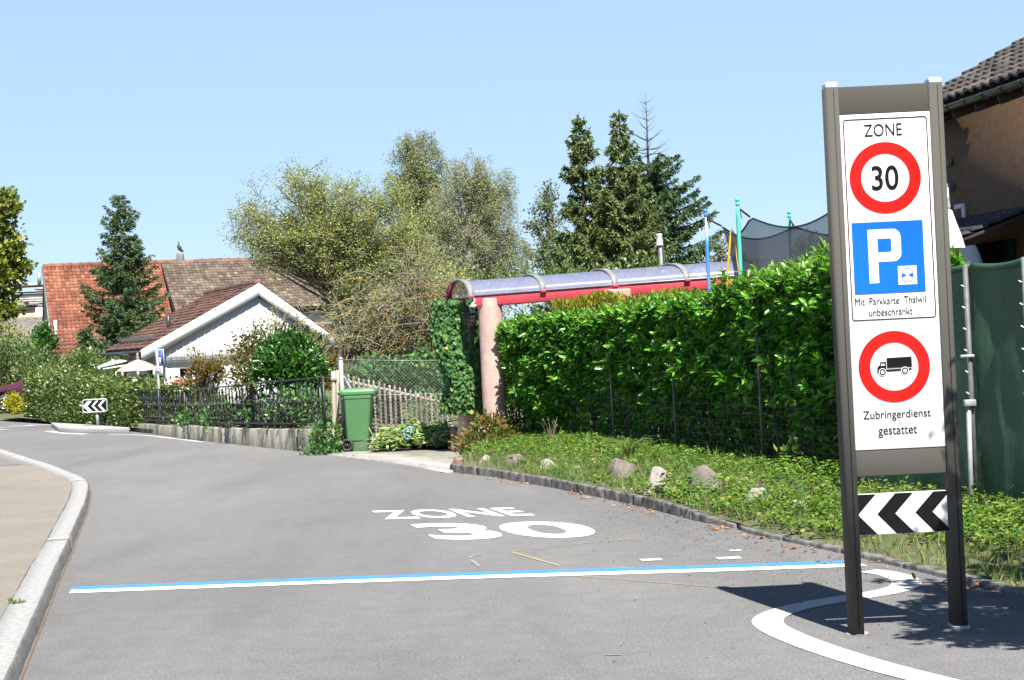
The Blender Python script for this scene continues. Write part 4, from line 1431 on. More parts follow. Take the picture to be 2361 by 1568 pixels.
# ------------------------------------------------------------------ trampoline behind the hedge
def trampoline():
    c = Vector((3.9, 21.0, .16)); R_ = 1.5; Zp = 3.16
    root = thing('trampoline', 'garden trampoline with dark safety net and padded blue and turquoise poles', 'trampoline', tuple(c))
    angs = [99, 163.5, 216, 262, 306, 40]
    tops = []
    for i, a in enumerate(angs):
        a = math.radians(a)
        x, y = c.x + R_ * math.cos(a), c.y + R_ * math.sin(a)
        zt = Zp + (0, .0, .02, 0, 0, 0)[i]
        tops.append((a, zt))
        mb = MB(); mb.tube([(x, y, .17), (x - .0, y, zt)], .014, 8); p = mb.build('pole', M['galv'], root, smooth=True)
        sm, cm_ = (M['blue_sleeve'], M['blue_sleeve']) if i == 1 else (M['teal'], M['teal_cap'])
        mb = MB(); z1 = zt - (.30 if i == 1 else .08)
        mb.tube([(x, y, .9), (x, y, 2.15), (x, y, 2.16), (x, y, z1 - .10), (x + (.012 if i == 1 else 0), y, z1)], [.025, .025, .022, .025, .020 if i == 1 else .025], 10); mb.build('sleeve', sm, p, smooth=True)
        mb = MB(); mb.lathe([(.016, -.055), (.024, -.04), (.024, -.018), (.015, -.008), (.020, .0), (.029, .016), (.022, .036), (.008, .044)], (x, y, zt), 12); mb.build('cap', cm_, p, smooth=True)
        ix, iy = c.x + (R_ - .19) * math.cos(a), c.y + (R_ - .19) * math.sin(a)
        mb = MB(); mb.tube([(x, y, zt - .07), (ix, iy, zt - .18)], .012, 5); mb.tube([(x, y, zt - .06), (x + .03, y, zt - .12), (x + .045, y, zt - .20)], .005, 4)
        mb.build('strap', M['net_edge'], p)
    # net: hangs from the straps, dips between them
    A = sorted((a % (2 * math.pi), z) for a, z in tops)
    n = 96; nz = 14
    th = np.linspace(0, 2 * math.pi, n, endpoint=False)
    zt, rt_ = [], []
    for t in th:
        for k in range(len(A)):
            a0 = A[k][0]; a1 = A[(k + 1) % len(A)][0] + (2 * math.pi if k == len(A) - 1 else 0)
            tt = t if t >= a0 else t + 2 * math.pi
            if a0 <= tt < a1:
                f = (tt - a0) / (a1 - a0)
                zt.append(A[k][1] - .18 - .62 * f * (1 - f)); rt_.append(R_ - .19 - .55 * f * (1 - f)); break
    zt, rt_ = np.array(zt), np.array(rt_)
    P = []
    for j in range(nz):
        s = j / (nz - 1)
        rr_ = rt_ * (1 - s) + (R_ - .12) * s - .22 * math.sin(s * math.pi) * (1 - s * .6)
        z = zt * (1 - s) + .95 * s
        P.append(np.stack([c.x + rr_ * np.cos(th), c.y + rr_ * np.sin(th), z], 1))
    V = np.concatenate(P)
    F = np.array([(j * n + i, j * n + (i + 1) % n, (j + 1) * n + (i + 1) % n, (j + 1) * n + i) for j in range(nz - 1) for i in range(n)])
    mb = MB(); mb.add(V, F); net = mb.build('safety_net', M['net'], root, smooth=True)
    mb = MB(); mb.tube(list(P[0]) + [P[0][0]], .011, 5); mb.build('hem', M['net_edge'], net)
    mb = MB(); mb.lathe([(R_ - .1, .72), (R_ - .1, .75), (R_ + .02, .75), (R_ + .02, .72)], (c.x, c.y, .16), 48); mb.build('frame_pad', M['blue_sleeve'], root)
    mb = MB(); mb.lathe([(.01, .73), (R_ - .12, .735)], (c.x, c.y, .16), 48); mb.build('jumping_mat', M['net_edge'], root)
    for i in range(4):
        a = math.radians(45 + 90 * i)
        mb = MB(); mb.tube([(c.x + R_ * math.cos(a), c.y + R_ * math.sin(a), .88), (c.x + R_ * .98 * math.cos(a), c.y + R_ * .98 * math.sin(a), .17)], .025, 8); mb.build('leg', M['galv'], root)
    q0, q1, q2 = W(1675, 655, 20.3), W(1685, 535, 20.3), W(1706, 650, 20.3)
    mb = MB(); mb.tube([q0 - Vector((.05, 0, 1.3)), q0, q1, q1 + Vector((.012, 0, .035)), q1 + Vector((.03, 0, 0)), q2, q2 + Vector((.05, 0, -1.3))], [.015, .015, .013, .012, .009, .006, .006], 7); mb.build('door_rod', M['yellow_rod'], root, smooth=True)
trampoline()

# ------------------------------------------------------------------ brown house at the right edge
def brown_house():
    a, b = W(2175, 247, 26.9), W(2361, 182, 24.2)
    d = Vector((b.x - a.x, b.y - a.y, 0)).normalized()
    n = Vector((d.y, -d.x, 0))                         # away from the road
    if n.x < 0: n = -n
    root = thing('brown_house', 'brown roughcast house with dark tiled roof at the right edge', 'house', (a.x, a.y, .1))
    far, near = a - d * 1.6, a + d * 9
    ze = a.z
    w0, w1 = far + n * .55, near + n * .55
    mb = MB(); q = [Vector((w0.x, w0.y, .1)), Vector((w1.x, w1.y, .1)), Vector((w1.x, w1.y, ze + .25)), Vector((w0.x, w0.y, ze + .25))]
    mb.extrude(q, n * 8)
    wall = mb.build('wall', M['brown_wall'], root)
    mb = MB(); o = far - d * .25 + Vector((0, 0, .04)) 
    up = n * 4.2 + Vector((0, 0, 2.25))
    slab(mb, o + n * .05 + Vector((0, 0, -.02)), d * 11, up, .10)
    roof = mb.build('roof', M['dark_wood'], root)
    mb = MB(); tiled_roof(mb, o + up + Vector((0, 0, .02)), d * 11, -up - n * .03, 37, 14, .05, .06, seed=4); mb.build('tiles', M['tile_dark'], roof)
    # gutter
    mb = MB()
    pts = [(-.075 + .075 * math.cos(t), -.07 * math.sin(t)) for t in np.linspace(0, math.pi, 9)]
    g0, g1 = o - d * .05 + Vector((0, 0, -.06)), o + d * 11 + Vector((0, 0, -.06))
    P = [tuple(p + n * u + Vector((0, 0, v))) for p in (g0, g1) for u, v in pts]
    mb.add(P, [(k, k + 1, 10 + k, 9 + k) for k in range(8)])
    gt = mb.build('gutter', M['gutter'], root, smooth=True)
    gt.modifiers.new('thick', 'SOLIDIFY').thickness = .006
    mb = MB(); mb.tube([g0 + n * .0, g1 + n * .0], .012, 6); mb.build('bead', M['gutter'], gt)
    for k in range(16):
        p = g0 + d * (.45 + .62 * k)
        mb = MB(); mb.tube([p + n * (u * 1.06) + Vector((0, 0, v * 1.06)) for u, v in pts], .011, 5); mb.build('bracket', M['gutter'], gt)
    for k in range(13):
        p = o + d * (.5 + .8 * k) + n * .05 + Vector((0, 0, -.20))
        mb = MB(); mb.bar(p, p + n * .62 + Vector((0, 0, .20)), .09, .13); mb.build('rafter', M['dark_wood'], roof)
    # shutter stays, framed opening
    def on_wall(px, py):
        # intersection of the view ray with the wall plane
        v = W(px, py, 1.0); dr = Vector((v.x, 1.0, v.z - EYE))
        t = (w0.x * n.x + w0.y * n.y) / (dr.x * n.x + dr.y * n.y)
        return Vector((dr.x * t, dr.y * t, EYE + dr.z * t))
    for px, py in ((2190, 376), (2194, 432)):
        p = on_wall(px, py) - n * .05
        mb = MB(); mb.bar(p - d * .10, p + d * .12, .09, .10); 
        br = mb.build('shutter_bracket', M['galv_dark'], root, bevel=.01)
        mb = MB(); mb.bar(p - d * .06 - n * .055, p + d * .08 - n * .055, .02, .05); mb.build('bolt', M['galv'], br)
    for (p0, p1) in (((2206, 478), (2226, 474)), ((2225, 474), (2227, 520))):
        a_, b_ = on_wall(*p0) - n * .02, on_wall(*p1) - n * .02
        mb = MB(); mb.bar(a_, b_, .05, .075); mb.build('window_frame', M['white_board'], root)
    # lean-to: slate roof, red fascia, dark doorway
    e0, e1 = on_wall(2216, 512), on_wall(2390, 482)
    l0, l1 = e0 - n * 1.25 + Vector((0, 0, -.42)), e1 - n * 1.25 + Vector((0, 0, -.42))
    e0 = e0 - d * .5; l0 = l0 - d * .5
    mb = MB(); slab(mb, l0, l1 - l0, e0 - l0, .06); lr = mb.build('porch_roof', M['dark_wood'], root)
    mb = MB(); tiled_roof(mb, e0 + Vector((0, 0, .02)), e1 - e0, l0 - e0, 16, 5, .04, .05, seed=6); mb.build('porch_tiles', M['tile_slate'], lr)
    mb = MB(); mb.bar(l0 + Vector((0, 0, -.05)), l1 + Vector((0, 0, -.05)), .05, .15); mb.build('fascia', M['fascia_red'], lr)
    mb = MB(); mb.tube([l0 + Vector((0, 0, -.13)) - n * .05, l1 + Vector((0, 0, -.13)) - n * .05], .035, 8); mb.build('porch_gutter', M['fascia_red'], lr)
    p = l0 + (l1 - l0) * .35
    mb = MB(); mb.bar((p.x, p.y, .1), (p.x, p.y, l0.z + .55), .07, .07); mb.build('porch_post', M['galv_dark'], root)
    p = l0 + (l1 - l0) * .72 + n * .5
    mb = MB(); mb.box((p.x, p.y, 1.15), (1.2, 1.1, 2.1), rot=math.atan2(d.y, d.x)); mb.build('porch_wall', M['pink_wall'], root)
    mb = MB(); q = on_wall(2262, 600) - n * .03
    mb.bar(q - d * .9 - Vector((0, 0, 1.0)), q + d * 1.2 - Vector((0, 0, 1.0)), .04, 2.5); mb.build('doorway', M['window_dark'], root)
brown_house()

# folded parasol behind the sign
def parasol():
    p = W(2188, 560, 17.6)
    root = thing('parasol', 'closed white garden parasol behind the zone sign', 'parasol', (p.x, p.y, .16))
    zt = W(2181, 432, 17.6).z
    mb = MB(); mb.tube([(p.x, p.y, .16), (p.x, p.y, zt)], .025, 8); mb.build('pole', M['galv'], root, smooth=True)
    def skirt(prof, n=48, fold=.22):
        V, F = [], []
        for i, (r_, z) in enumerate(prof):
            for k in range(n):
                a = 2 * math.pi * k / n
                q = r_ * (1 + fold * math.cos(8 * a) * min(1, i / 3))
                V.append((p.x + q * math.cos(a), p.y + q * math.sin(a), z))
        F = [(i * n + k, i * n + (k + 1) % n, (i + 1) * n + (k + 1) % n, (i + 1) * n + k) for i in range(len(prof) - 1) for k in range(n)]
        return V, F
    z0 = zt - .22
    V, F = skirt([(.02, z0), (.045, z0 - .02), (.07, z0 - .12), (.11, z0 - .28), (.135, z0 - .40)])
    mb = MB(); mb.add(V, F); mb.build('top_flap', M['fabric_white'], root, smooth=True)
    V, F = skirt([(.05, z0 - .30), (.075, z0 - .40), (.11, z0 - .7), (.145, z0 - 1.05), (.16, z0 - 1.5), (.10, z0 - 1.55)])
    mb = MB(); mb.add(V, F); mb.build('canopy', M['fabric_white'], root, smooth=True)
    mb = MB(); mb.lathe([(.03, z0 - .03 - zt), (.034, z0 + .03 - zt), (.012, .0), (.016, .03), (.005, .05)], (p.x, p.y, zt), 10); mb.build('finial', M['galv'], root, smooth=True)
parasol()

# ------------------------------------------------------------------ left: wall, iron railings, island, signs
def garden_wall():
    root = thing('garden_wall', 'low stained concrete wall under the iron railings', 'wall', (-6.5, 34.5, 0))
    P = [G(240, 984, 0), G(425, 1012, 0), G(745, 1047, 0)]
    P = [Vector((p.x, p.y, 0)) for p in P]
    tops = [.15, .25, .405]
    d1 = (P[1] - P[0]).normalized(); d2 = (P[2] - P[1]).normalized()
    def seg(a, b, ha, hb, th, name, m, seed, cop=0):
        d = (b - a).normalized(); n = Vector((d.y, -d.x, 0)); n = n if n.y > 0 else -n
        rr = rng(seed); N = 14
        V, F = [], []
        for i in range(N + 1):
            t = i / N; p = a.lerp(b, t); h = ha + (hb - ha) * t + rr.normal(0, .006)
            for q, z in ((p, -.05), (p - n * .0, h - .02), (p + n * .02, h), (p + n * th, h + .005), (p + n * th, -.05)):
                V.append((q.x + rr.normal(0, .003), q.y + rr.normal(0, .006), z))
        for i in range(N):
            for c in range(4):
                F.append((i * 5 + c, i * 5 + 5 + c, i * 5 + 6 + c, i * 5 + 1 + c))
        F += [(0, 1, 2, 3, 4), tuple(N * 5 + k for k in (4, 3, 2, 1, 0))]
        mb = MB(); mb.add(V, F); return mb.build(name, m, root)
    seg(P[0], P[1] - d1 * .12, tops[0], tops[1], .22, 'wall_section', M['wall'], 1)
    seg(P[1] - d1 * .10, P[1] + d2 * .25, tops[1] + .0, tops[1] + .03, .26, 'wall_section', M['concrete'], 2)
    seg(P[1] + d2 * .26, P[1].lerp(P[2], .34), tops[1] + .03, .285, .22, 'wall_section', M['wall'], 3)
    seg(P[1].lerp(P[2], .343), P[2], .285, tops[2], .22, 'wall_section', M['wall'], 4)
    pe = P[1].lerp(P[2], .845)
    mb = MB(); mb.box((pe.x + .06, pe.y - .0, .12), (.10, .10, .24), rot=math.atan2(d2.y, d2.x)); mb.build('drain_hole', M['groove'], root)
    return P, d1, d2
WP, wd1, wd2 = garden_wall()

def iron_railing(name, label, a, b, za, zb, ta, tb, n, seed, dense):
    """a section of wrought iron: rails, end post, twisted balusters (each its own part)"""
    root = thing(name, label, 'fence', tuple(a), 'wrought iron railings on the wall')
    rr = rng(seed)
    def rail(f, w):
        mb = MB(); mb.bar((a.x, a.y, za + (ta - za) * f), (b.x, b.y, zb + (tb - zb) * f), w, .028)
        return mb.build('rail', M['iron'], root)
    rail(1.0, .045); rail(.045, .022); rail(.52, .02)
    if dense: rail(.74, .012)
    for p, z0, z1 in ((a, za - .05, ta), (b, zb - .05, tb)):
        mb = MB(); mb.bar((p.x, p.y, z0), (p.x, p.y, z1 + .02), .035, .035); mb.build('end_post', M['iron'], root)
    # unit baluster along z 0..1, swollen, twisted
    prof = [(.010, 0), (.010, .10), (.018, .12), (.018, .15), (.010, .17), (.014, .24), (.020, .30), (.014, .36), (.010, .40), (.010, .46), (.024, .50), (.024, .55), (.010, .58), (.016, .66), (.022, .72), (.012, .80), (.010, .86), (.020, .90), (.010, .94), (.010, 1.0)]
    V, F = [], []
    for i, (r_, z) in enumerate(prof):
        for k in range(4):
            an = math.radians(45 + 90 * k) + z * 6.0
            V.append((r_ * math.cos(an), r_ * math.sin(an), z))
    F = [(i * 4 + k, i * 4 + (k + 1) % 4, i * 4 + 4 + (k + 1) % 4, i * 4 + 4 + k) for i in range(len(prof) - 1) for k in range(4)]
    first = None
    for i in range(n):
        t = (i + .5) / n
        p = a.lerp(b, t); z0 = za + (zb - za) * t; z1 = ta + (tb - ta) * t
        if first is None:
            mb = MB(); mb.add([(x + root.location.x, y + root.location.y, z + root.location.z) for x, y, z in V], F)
            o = first = mb.build('baluster', M['iron'], root)
        else:
            o = first.copy(); COL.objects.link(o); o.parent = root
        o.location = Vector((p.x, p.y, z0 + .01)) - root.location
        o.rotation_euler = (rr.normal(0, .02), rr.normal(0, .02), rr.uniform(0, 1.5))
        o.scale = (1, 1, (z1 - z0) * (1.0 if i % 3 == 0 else .94))
    return root
nb = Vector((.03, .10, 0))
rA, rB, rC = WP[0] + nb, WP[1] + nb - wd1 * .03, WP[2] + nb
iron_railing('iron_railing', 'far section of black iron railing behind the small arrow sign', rA, rB, .20, .30, W(237, 899, rA.y).z, W(424, 898, rB.y).z, 42, 1, True)
rB2 = WP[1] + nb + wd2 * .12
iron_railing('iron_railing', 'near section of black iron railing rising towards the wooden gate posts', rB2, rC + wd2 * .05, .31, .44, W(430, 900, rB2.y).z, W(757, 869, rC.y).z, 37, 2, False)

# traffic island with the small arrow sign
isl = [G(136, 997, 0), G(165, 999, 0), G(193, 999.5, 0), G(297, 998.5, 0), G(300, 985.5, .12), G(226, 980, .12), G(130, 974.5, .12), G(118, 980, .05)]
mb = MB(); mb.prism([(p.x, p.y) for p in isl], -.02, .12)
isl_o = tag(mb.build('traffic_island', M['granite'], bevel=.02, base=(isl[2].x, isl[2].y + .8, 0)), 'raised pale stone traffic island at the road junction', 'traffic island')
def arrow_sign():
    b = W(226, 980, 41.8)
    Y = 41.8
    root = thing('arrow_sign', 'small arrow sign with rounded grey frame standing on the traffic island', 'traffic sign', (b.x, Y, .12))
    x0, z0 = W(193.5, 947, Y).x, W(220, 949.5, Y).z
    x1, z1 = W(247, 922, Y).x, W(220, 921.5, Y).z
    mb = MB(); mb.tube([(b.x, Y, .1), (b.x - .01, Y, z0 + .05)], .038, 10); mb.build('post', M['galv'], root, smooth=True)
    h = z1 - z0
    bo = chevron_board(root, 'board', x0 + .012, x1 - .012, z0 + .012, z1 - .012, Y - .06, [(-.46, .40), (.34, .36), (.92, .36), (1.53, .6)], th=.02)
    mb = MB()
    o_, i_ = rrect(x0 - .02, z0 - .02, x1 + .02, z1 + .02, .06), rrect(x0 + .012, z0 + .012, x1 - .012, z1 - .012, .04)
    n = len(o_)
    V = [(x, y, z) for y in (Y - .07, Y - .03) for x, z in o_ + i_]
    F = [(k, (k + 1) % n, n + (k + 1) % n, n + k) for k in range(n)] + [(2 * n + k, 3 * n + k, 3 * n + (k + 1) % n, 2 * n + (k + 1) % n) for k in range(n)]
    F += [(k, 2 * n + k, 2 * n + (k + 1) % n, (k + 1) % n) for k in range(n)] + [(n + k, n + (k + 1) % n, 3 * n + (k + 1) % n, 3 * n + k) for k in range(n)]
    mb.add(V, F); mb.build('frame', M['galv'], root)
arrow_sign()

def dead_end_sign():
    Y = 38.3
    b = W(370.5, 980, Y)
    root = thing('dead_end_sign', 'blue dead end sign with a small white plate on a thin steel post', 'traffic sign', (b.x, Y, .1))
    zt = W(367, 806, Y).z
    mb = MB(); mb.tube([(b.x, Y, .0), (b.x, Y, zt - .02)], .030, 10); mb.build('post', M['galv'], root, smooth=True)
    c = W(368.2, 824, Y - .05); hw, hh = .118, .178
    ang = math.radians(-42); ca, sa = math.cos(ang), math.sin(ang)
    def pl(name, m, x0, x1, z0, z1, lift, parent, th=.012):
        mb = MB()
        w = 1 / ca
        P = [(c.x + (x * ca * w), c.y + (x * sa * w) - lift, c.z + z) for x, z in ((x0, z0), (x1, z0), (x1, z1), (x0, z1))]
        mb.extrude(P, (0, th, 0)); return mb.build(name, m, parent)
    plate = pl('plate', M['sign_white'], -hw, hw, -hh, hh, 0, root)
    pl('blue_field', M['sign_blue'], -hw + .014, hw - .014, -hh + .014, hh - .014, .004, plate, .003)
    pl('road_bar', M['sign_white'], -.018, .028, -hh + .016, .005, .008, plate, .003)
    pl('red_bar', M['sign_red'], -.056, .056, .005, .062, .009, plate, .003)
    c = W(366.5, 855, Y - .05)
    sub = pl('info_plate', M['sign_white'], -.105, .105, -.11, .095, 0, root)
    for k in range(4):
        pl('text_line', M['galv_dark'], -.085, .07 + .012 * (k % 2), .05 - .045 * k, .066 - .045 * k, .004, sub, .002)
    mb = MB(); mb.box((c.x, Y - .035, c.z), (.07, .05, .03)); mb.build('clamp', M['galv'], root)
dead_end_sign()

# ------------------------------------------------------------------ bin corner: wheelie bin, fences, cuttings
def wheelie_bin():
    Y = 28.35
    b = W(828, 1040, Y)
    z0 = .02
    root = thing('wheelie_bin', 'green wheelie bin with closed lid beside the chain link fence', 'bin', (b.x, Y, z0))
    # side on: wheels at the left, front at the right.  x along the picture
    zt = 1.01
    def loop(z, x0, x1, dy):
        r_ = .04
        P = []
        for cx_, cy_, a0 in ((x1 - r_, dy - r_, 0), (x0 + r_, dy - r_, 90), (x0 + r_, -dy + r_, 180), (x1 - r_, -dy + r_, 270)):
            for k in range(4):
                a = math.radians(a0 + 30 * k)
                P.append((b.x + cx_ + r_ * math.cos(a), Y + cy_ + r_ * math.sin(a), z))
        return P
    L = [loop(z0, -.13, .165, .19), loop(z0 + .16, -.155, .185, .20), loop(z0 + .17, -.178, .188, .215), loop(zt - .14, -.185, .262, .275), loop(zt - .135, -.195, .275, .285), loop(zt - .06, -.20, .28, .29)]
    n = len(L[0])
    V = [p for l in L for p in l]
    F = [(i * n + k, i * n + (k + 1) % n, (i + 1) * n + (k + 1) % n, (i + 1) * n + k) for i in range(len(L) - 1) for k in range(n)] + [tuple(range(n))[::-1], tuple((len(L) - 1) * n + k for k in range(n))]
    mb = MB(); mb.add(V, F); body = mb.build('body', M['bin'], root, smooth=False, bevel=.006)
    V = loop(zt - .075, -.235, .325, .30) + loop(zt - .02, -.24, .33, .305) + loop(zt + .015, -.215, .30, .28) + loop(zt + .03, -.12, .20, .20)
    F = [(i * n + k, i * n + (k + 1) % n, (i + 1) * n + (k + 1) % n, (i + 1) * n + k) for i in range(3) for k in range(n)] + [tuple(range(n))[::-1], tuple(3 * n + k for k in range(n))]
    mb = MB(); mb.add(V, F); lid = mb.build('lid', M['bin'], root, bevel=.006)
    mb = MB(); mb.box((b.x + .315, Y, zt - .03), (.05, .22, .035)); mb.build('lid_grip', M['bin'], lid, bevel=.008)
    mb = MB(); mb.tube([(b.x - .27, Y - .23, zt - .03), (b.x - .27, Y + .23, zt - .03)], .022, 10); hd = mb.build('handle', M['bin'], root, smooth=True)
    for s in (-.17, .17):
        mb = MB(); mb.bar((b.x - .28, Y + s, zt - .04), (b.x - .19, Y + s, zt - .10), .035, .05); mb.build('bracket', M['bin'], hd, bevel=.006)
    for s in (-1, 1):
        cy = Y + s * .245; cxx = b.x - .165; cz = z0 + .105
        mb = MB()
        prof = [(.062, -.026), (.098, -.024), (.105, -.012), (.105, .012), (.098, .024), (.062, .026)]
        m_ = 28
        V = [(cxx + r_ * math.cos(2 * math.pi * k / m_), cy + y_, cz + r_ * math.sin(2 * math.pi * k / m_)) for r_, y_ in prof for k in range(m_)]
        F = [(i * m_ + k, i * m_ + (k + 1) % m_, ((i + 1) % 6) * m_ + (k + 1) % m_, ((i + 1) % 6) * m_ + k) for i in range(6) for k in range(m_)]
        mb.add(V, F); wh = mb.build('wheel', M['rubber'], root, smooth=False)
        mb = MB()
        for k in range(7):
            a = 2 * math.pi * k / 7
            mb.bar((cxx, cy, cz), (cxx + .066 * math.cos(a), cy, cz + .066 * math.sin(a)), .03, .014, up=(0, 1, 0))
        mb.tube([(cxx, cy - .03, cz), (cxx, cy + .03, cz)], .022, 12)
        mb.build('rim', M['plastic_dark'], wh)
    mb = MB(); mb.tube([(b.x - .165, Y - .24, z0 + .105), (b.x - .165, Y + .24, z0 + .105)], .012, 8); mb.build('axle', M['galv_dark'], root)
wheelie_bin()

def chain_link():
    Y = 28.65
    x0, x1 = W(788, 900, Y).x, W(1042, 900, Y).x
    root = thing('chain_link_fence', 'grey chain link fence with one thick steel post and brace', 'fence', (x0, Y, 0))
    zt0, zt1 = W(790, 829, Y).z, W(1040, 831, Y).z
    zb0, zb1 = .30, .33
    mb = MB(); mb.tube([(x0 + .01, Y, 0), (x0 + .005, Y, zt0 + .0)], .037, 12); mb.lathe([(.04, 0), (.042, .015), (.03, .035), (.008, .045)], (x0 + .005, Y, zt0), 12); mb.build('post', M['galv'], root, smooth=True)
    mb = MB(); mb.tube([(x0 + .04, Y + .04, W(795, 868, Y).z), (W(858, 985, Y).x, Y + .04, W(858, 985, Y).z)], .026, 10); mb.build('brace', M['galv'], root, smooth=True)
    P0, P1 = [], []
    c = .062
    Wd, Hh = x1 - x0, zt0 - zb0
    for k in range(-int(Hh / c) - 1, int(Wd / c) + 1):
        for sgn in (1, -1):
            # a diagonal wire, clipped to the panel and zig-zagged a little out of plane
            xa = k * c
            pts = [(xa + t, (t if sgn > 0 else Hh - t)) for t in np.arange(0, Hh + c / 2, c / 2)]
            for (xa_, za_), (xb_, zb_) in zip(pts[:-1], pts[1:]):
                if xa_ < 0 or xb_ > Wd: continue
                f = lambda x, z: (x0 + x, Y + .004 * (1 if round((x + z) / (c / 2)) % 2 else -1), zb0 + z * (1 + (zt1 - zt0) / Hh * x / Wd))
                P0.append(f(xa_, za_)); P1.append(f(xb_, zb_))
    mb = MB(); mb.sticks(P0, P1, .0036, .0036); mb.build('wire_mesh', M['galv_dark'], root)
    for z0, z1 in ((zt0, zt1), ((zt0 + zb0) / 2 + .02, (zt1 + zb1) / 2), (zb0 + .05, zb1 + .05)):
        mb = MB(); mb.tube([(x0, Y - .01, z0), ((x0 + x1) / 2, Y - .01, (z0 + z1) / 2 - .006), (x1, Y - .01, z1)], .004, 5); mb.build('tension_wire', M['galv'], root)
chain_link()

def picket_fence():
    Y = 29.1
    root = thing('picket_fence', 'weathered grey picket fence behind the chain link mesh', 'fence', tuple(W(920, 1000, Y)))
    r = rng(61)
    tops = [(803, 862), (815, 868), (827, 872), (838, 874), (850, 874), (861, 877), (874, 880), (886, 884), (898, 888), (910, 888), (922, 893), (934, 895), (946, 898), (958, 900), (969, 902), (981, 904), (993, 906), (1005, 909), (1017, 912), (1029, 916)]
    for i, (px, py) in enumerate(tops):
        t = W(px, py, Y); b = W(px + 6 + r.normal(0, .6), 992 + (px - 800) * .06, Y)
        w = .036 * r.uniform(.9, 1.15)
        mb = MB()
        V = []
        for z, s in ((b.z - .1, 1), (t.z - .05, 1), (t.z - .015, .75), (t.z, .35)):
            f = (z - b.z) / (t.z - b.z); x = b.x + (t.x - b.x) * f
            V += [(x + a * w * s / 2 * 1.0, Y + q * .018 * s, z) for a, q in ((-1, -.6), (0, -1), (1, -.6), (1, 1), (-1, 1))]
        F = [(i_ * 5 + k, i_ * 5 + (k + 1) % 5, i_ * 5 + 5 + (k + 1) % 5, i_ * 5 + 5 + k) for i_ in range(3) for k in range(5)] + [(15, 16, 17, 18, 19)]
        mb.add(V, F); mb.build('picket', M['wood_pale'] if r.random() < .4 else M['wood_old'], root)
    a, b = W(803, 880, Y + .04), W(1033, 932, Y + .04)
    mb = MB(); mb.tube([a, a.lerp(b, .5) + Vector((0, 0, .008)), b], [.030, .028, .026], 8); mb.build('rail', M['wood_pale'], root, smooth=True)
    a, b = W(805, 975, Y + .04), W(1035, 990, Y + .04)
    mb = MB(); mb.tube([a, b], .026, 8); mb.build('rail', M['wood_old'], root, smooth=True)
picket_fence()
for (px, yt, w, mtl, lab) in ((768.5, 856, .075, 'wood_pale', 'wider pale wooden gate post at the end of the iron railings'), (777.5, 854, .055, 'wood_pale', 'thinner pale wooden gate post next to the grey steel post')):
    Y = 28.5
    p = W(px + 2, 985, Y); t = W(px, yt, Y)
    rt = thing('gate_post', lab, 'post', (p.x, Y, .1), 'wooden gate posts')
    mb = MB(); r = rng(int(px)); z = np.linspace(.0, t.z, 7)
    mb.tube([(p.x + (t.x - p.x) * (q - p.z) / (t.z - p.z) + r.normal(0, .003), Y, q) for q in z], [w / 2 * r.uniform(.92, 1.08) for _ in z], 7)
    mb.build('post', M[mtl], rt)
    if w > .06:
        mb = MB(); mb.box((t.x + .005, Y - .01, t.z - .13), (.10, .09, .05)); mb.build('bracket', M['wood_old'], rt, bevel=.01)

bush('ivy_patch', 'ivy covering the end of the wall beside the bin', 'plant', [((G(768, 1040).x, 28.3, .22), (.22, .25, .25)), ((G(752, 1044).x, 28.0, .06), (.25, .2, .10))], 71, M['ivy'], (.06, .055), 1100, base=(G(768, 1040).x, 28.3, 0), clump=.07)

def cuttings():
    r = rng(73)
    c = G(955, 1036)
    root = thing('cuttings_heap', 'heap of freshly cut pale green branches tied with rope', 'brush heap', (c.x, 27.9, .02))
    n = 2600
    x = W(862, 1020, 27.9).x + (W(1050, 1020, 27.9).x - W(862, 1020, 27.9).x) * r.random(n)
    u = (x - x.min()) / (x.max() - x.min())
    hh = .30 + .10 * np.sin(u * 3.1) + .04 * np.sin(u * 17) - .10 * (u < .06)
    y = 27.55 + .7 * r.random(n)
    z = .03 + hh * (1 - ((y - 27.95) / .55) ** 2).clip(.15, 1) * r.random(n) ** .35
    D = nrm(np.stack([r.normal(.3, 1, n), r.normal(-.2, .6, n), r.normal(-.15, .4, n)], 1))
    s = r.uniform(.06, .12, n)
    mb = MB(); mb.leaves_folded(np.stack([x, y, z], 1), D, nrm(r.normal(0, .6, (n, 3)) + np.array([0, -.5, 1])), s, s * .42, .1, .1); mb.build('foliage', M['cuttings'], root)
    mb = MB()
    for k in range(34):
        i = r.integers(0, n); p = np.array([x[i], y[i], z[i] - .02])
        d = np.array([r.normal(0, 1), r.normal(0, .4), r.normal(0, .12)]); d /= np.linalg.norm(d)
        mb.tube(path3(p - d * .3, p + d * .3, r, .05, .05, 5), np.linspace(.009, .004, 5), 5)
    mb.build('branches', M['twig'], root)
    q = [(944, 983), (938, 988), (932, 992), (931, 1000), (933, 1008), (938, 1013), (944, 1012), (948, 1004), (947, 996), (945, 989), (951, 985), (957, 987)]
    rr = thing('rope', 'loop of blue rope lying on the cut branches', 'rope', tuple(W(940, 1000, 27.45)))
    mb = MB(); mb.tube([W(a, b, 27.45 + .02 * math.sin(a)) for a, b in q], .009, 6); mb.build('loop', M['rope_blue'], rr, smooth=True)
    mb = MB(); k = W(945, 986, 27.43); mb.lathe([(.006, -.03), (.022, -.015), (.024, .01), (.008, .03)], tuple(k), 8); mb.build('knot', M['rope_blue'], rr, smooth=True)
cuttings()
p = W(1048, 1010, 26.9)
rt = thing('stump', 'short dark red wooden stump at the foot of the ivy column', 'stump', (p.x, 26.9, .02))
mb = MB(); mb.lathe([(.075, .0), (.065, .05), (.062, .30), (.05, .36), (.02, .38)], (p.x, 26.9, .02), 9); mb.build('wood', M['stone_red'], rt)

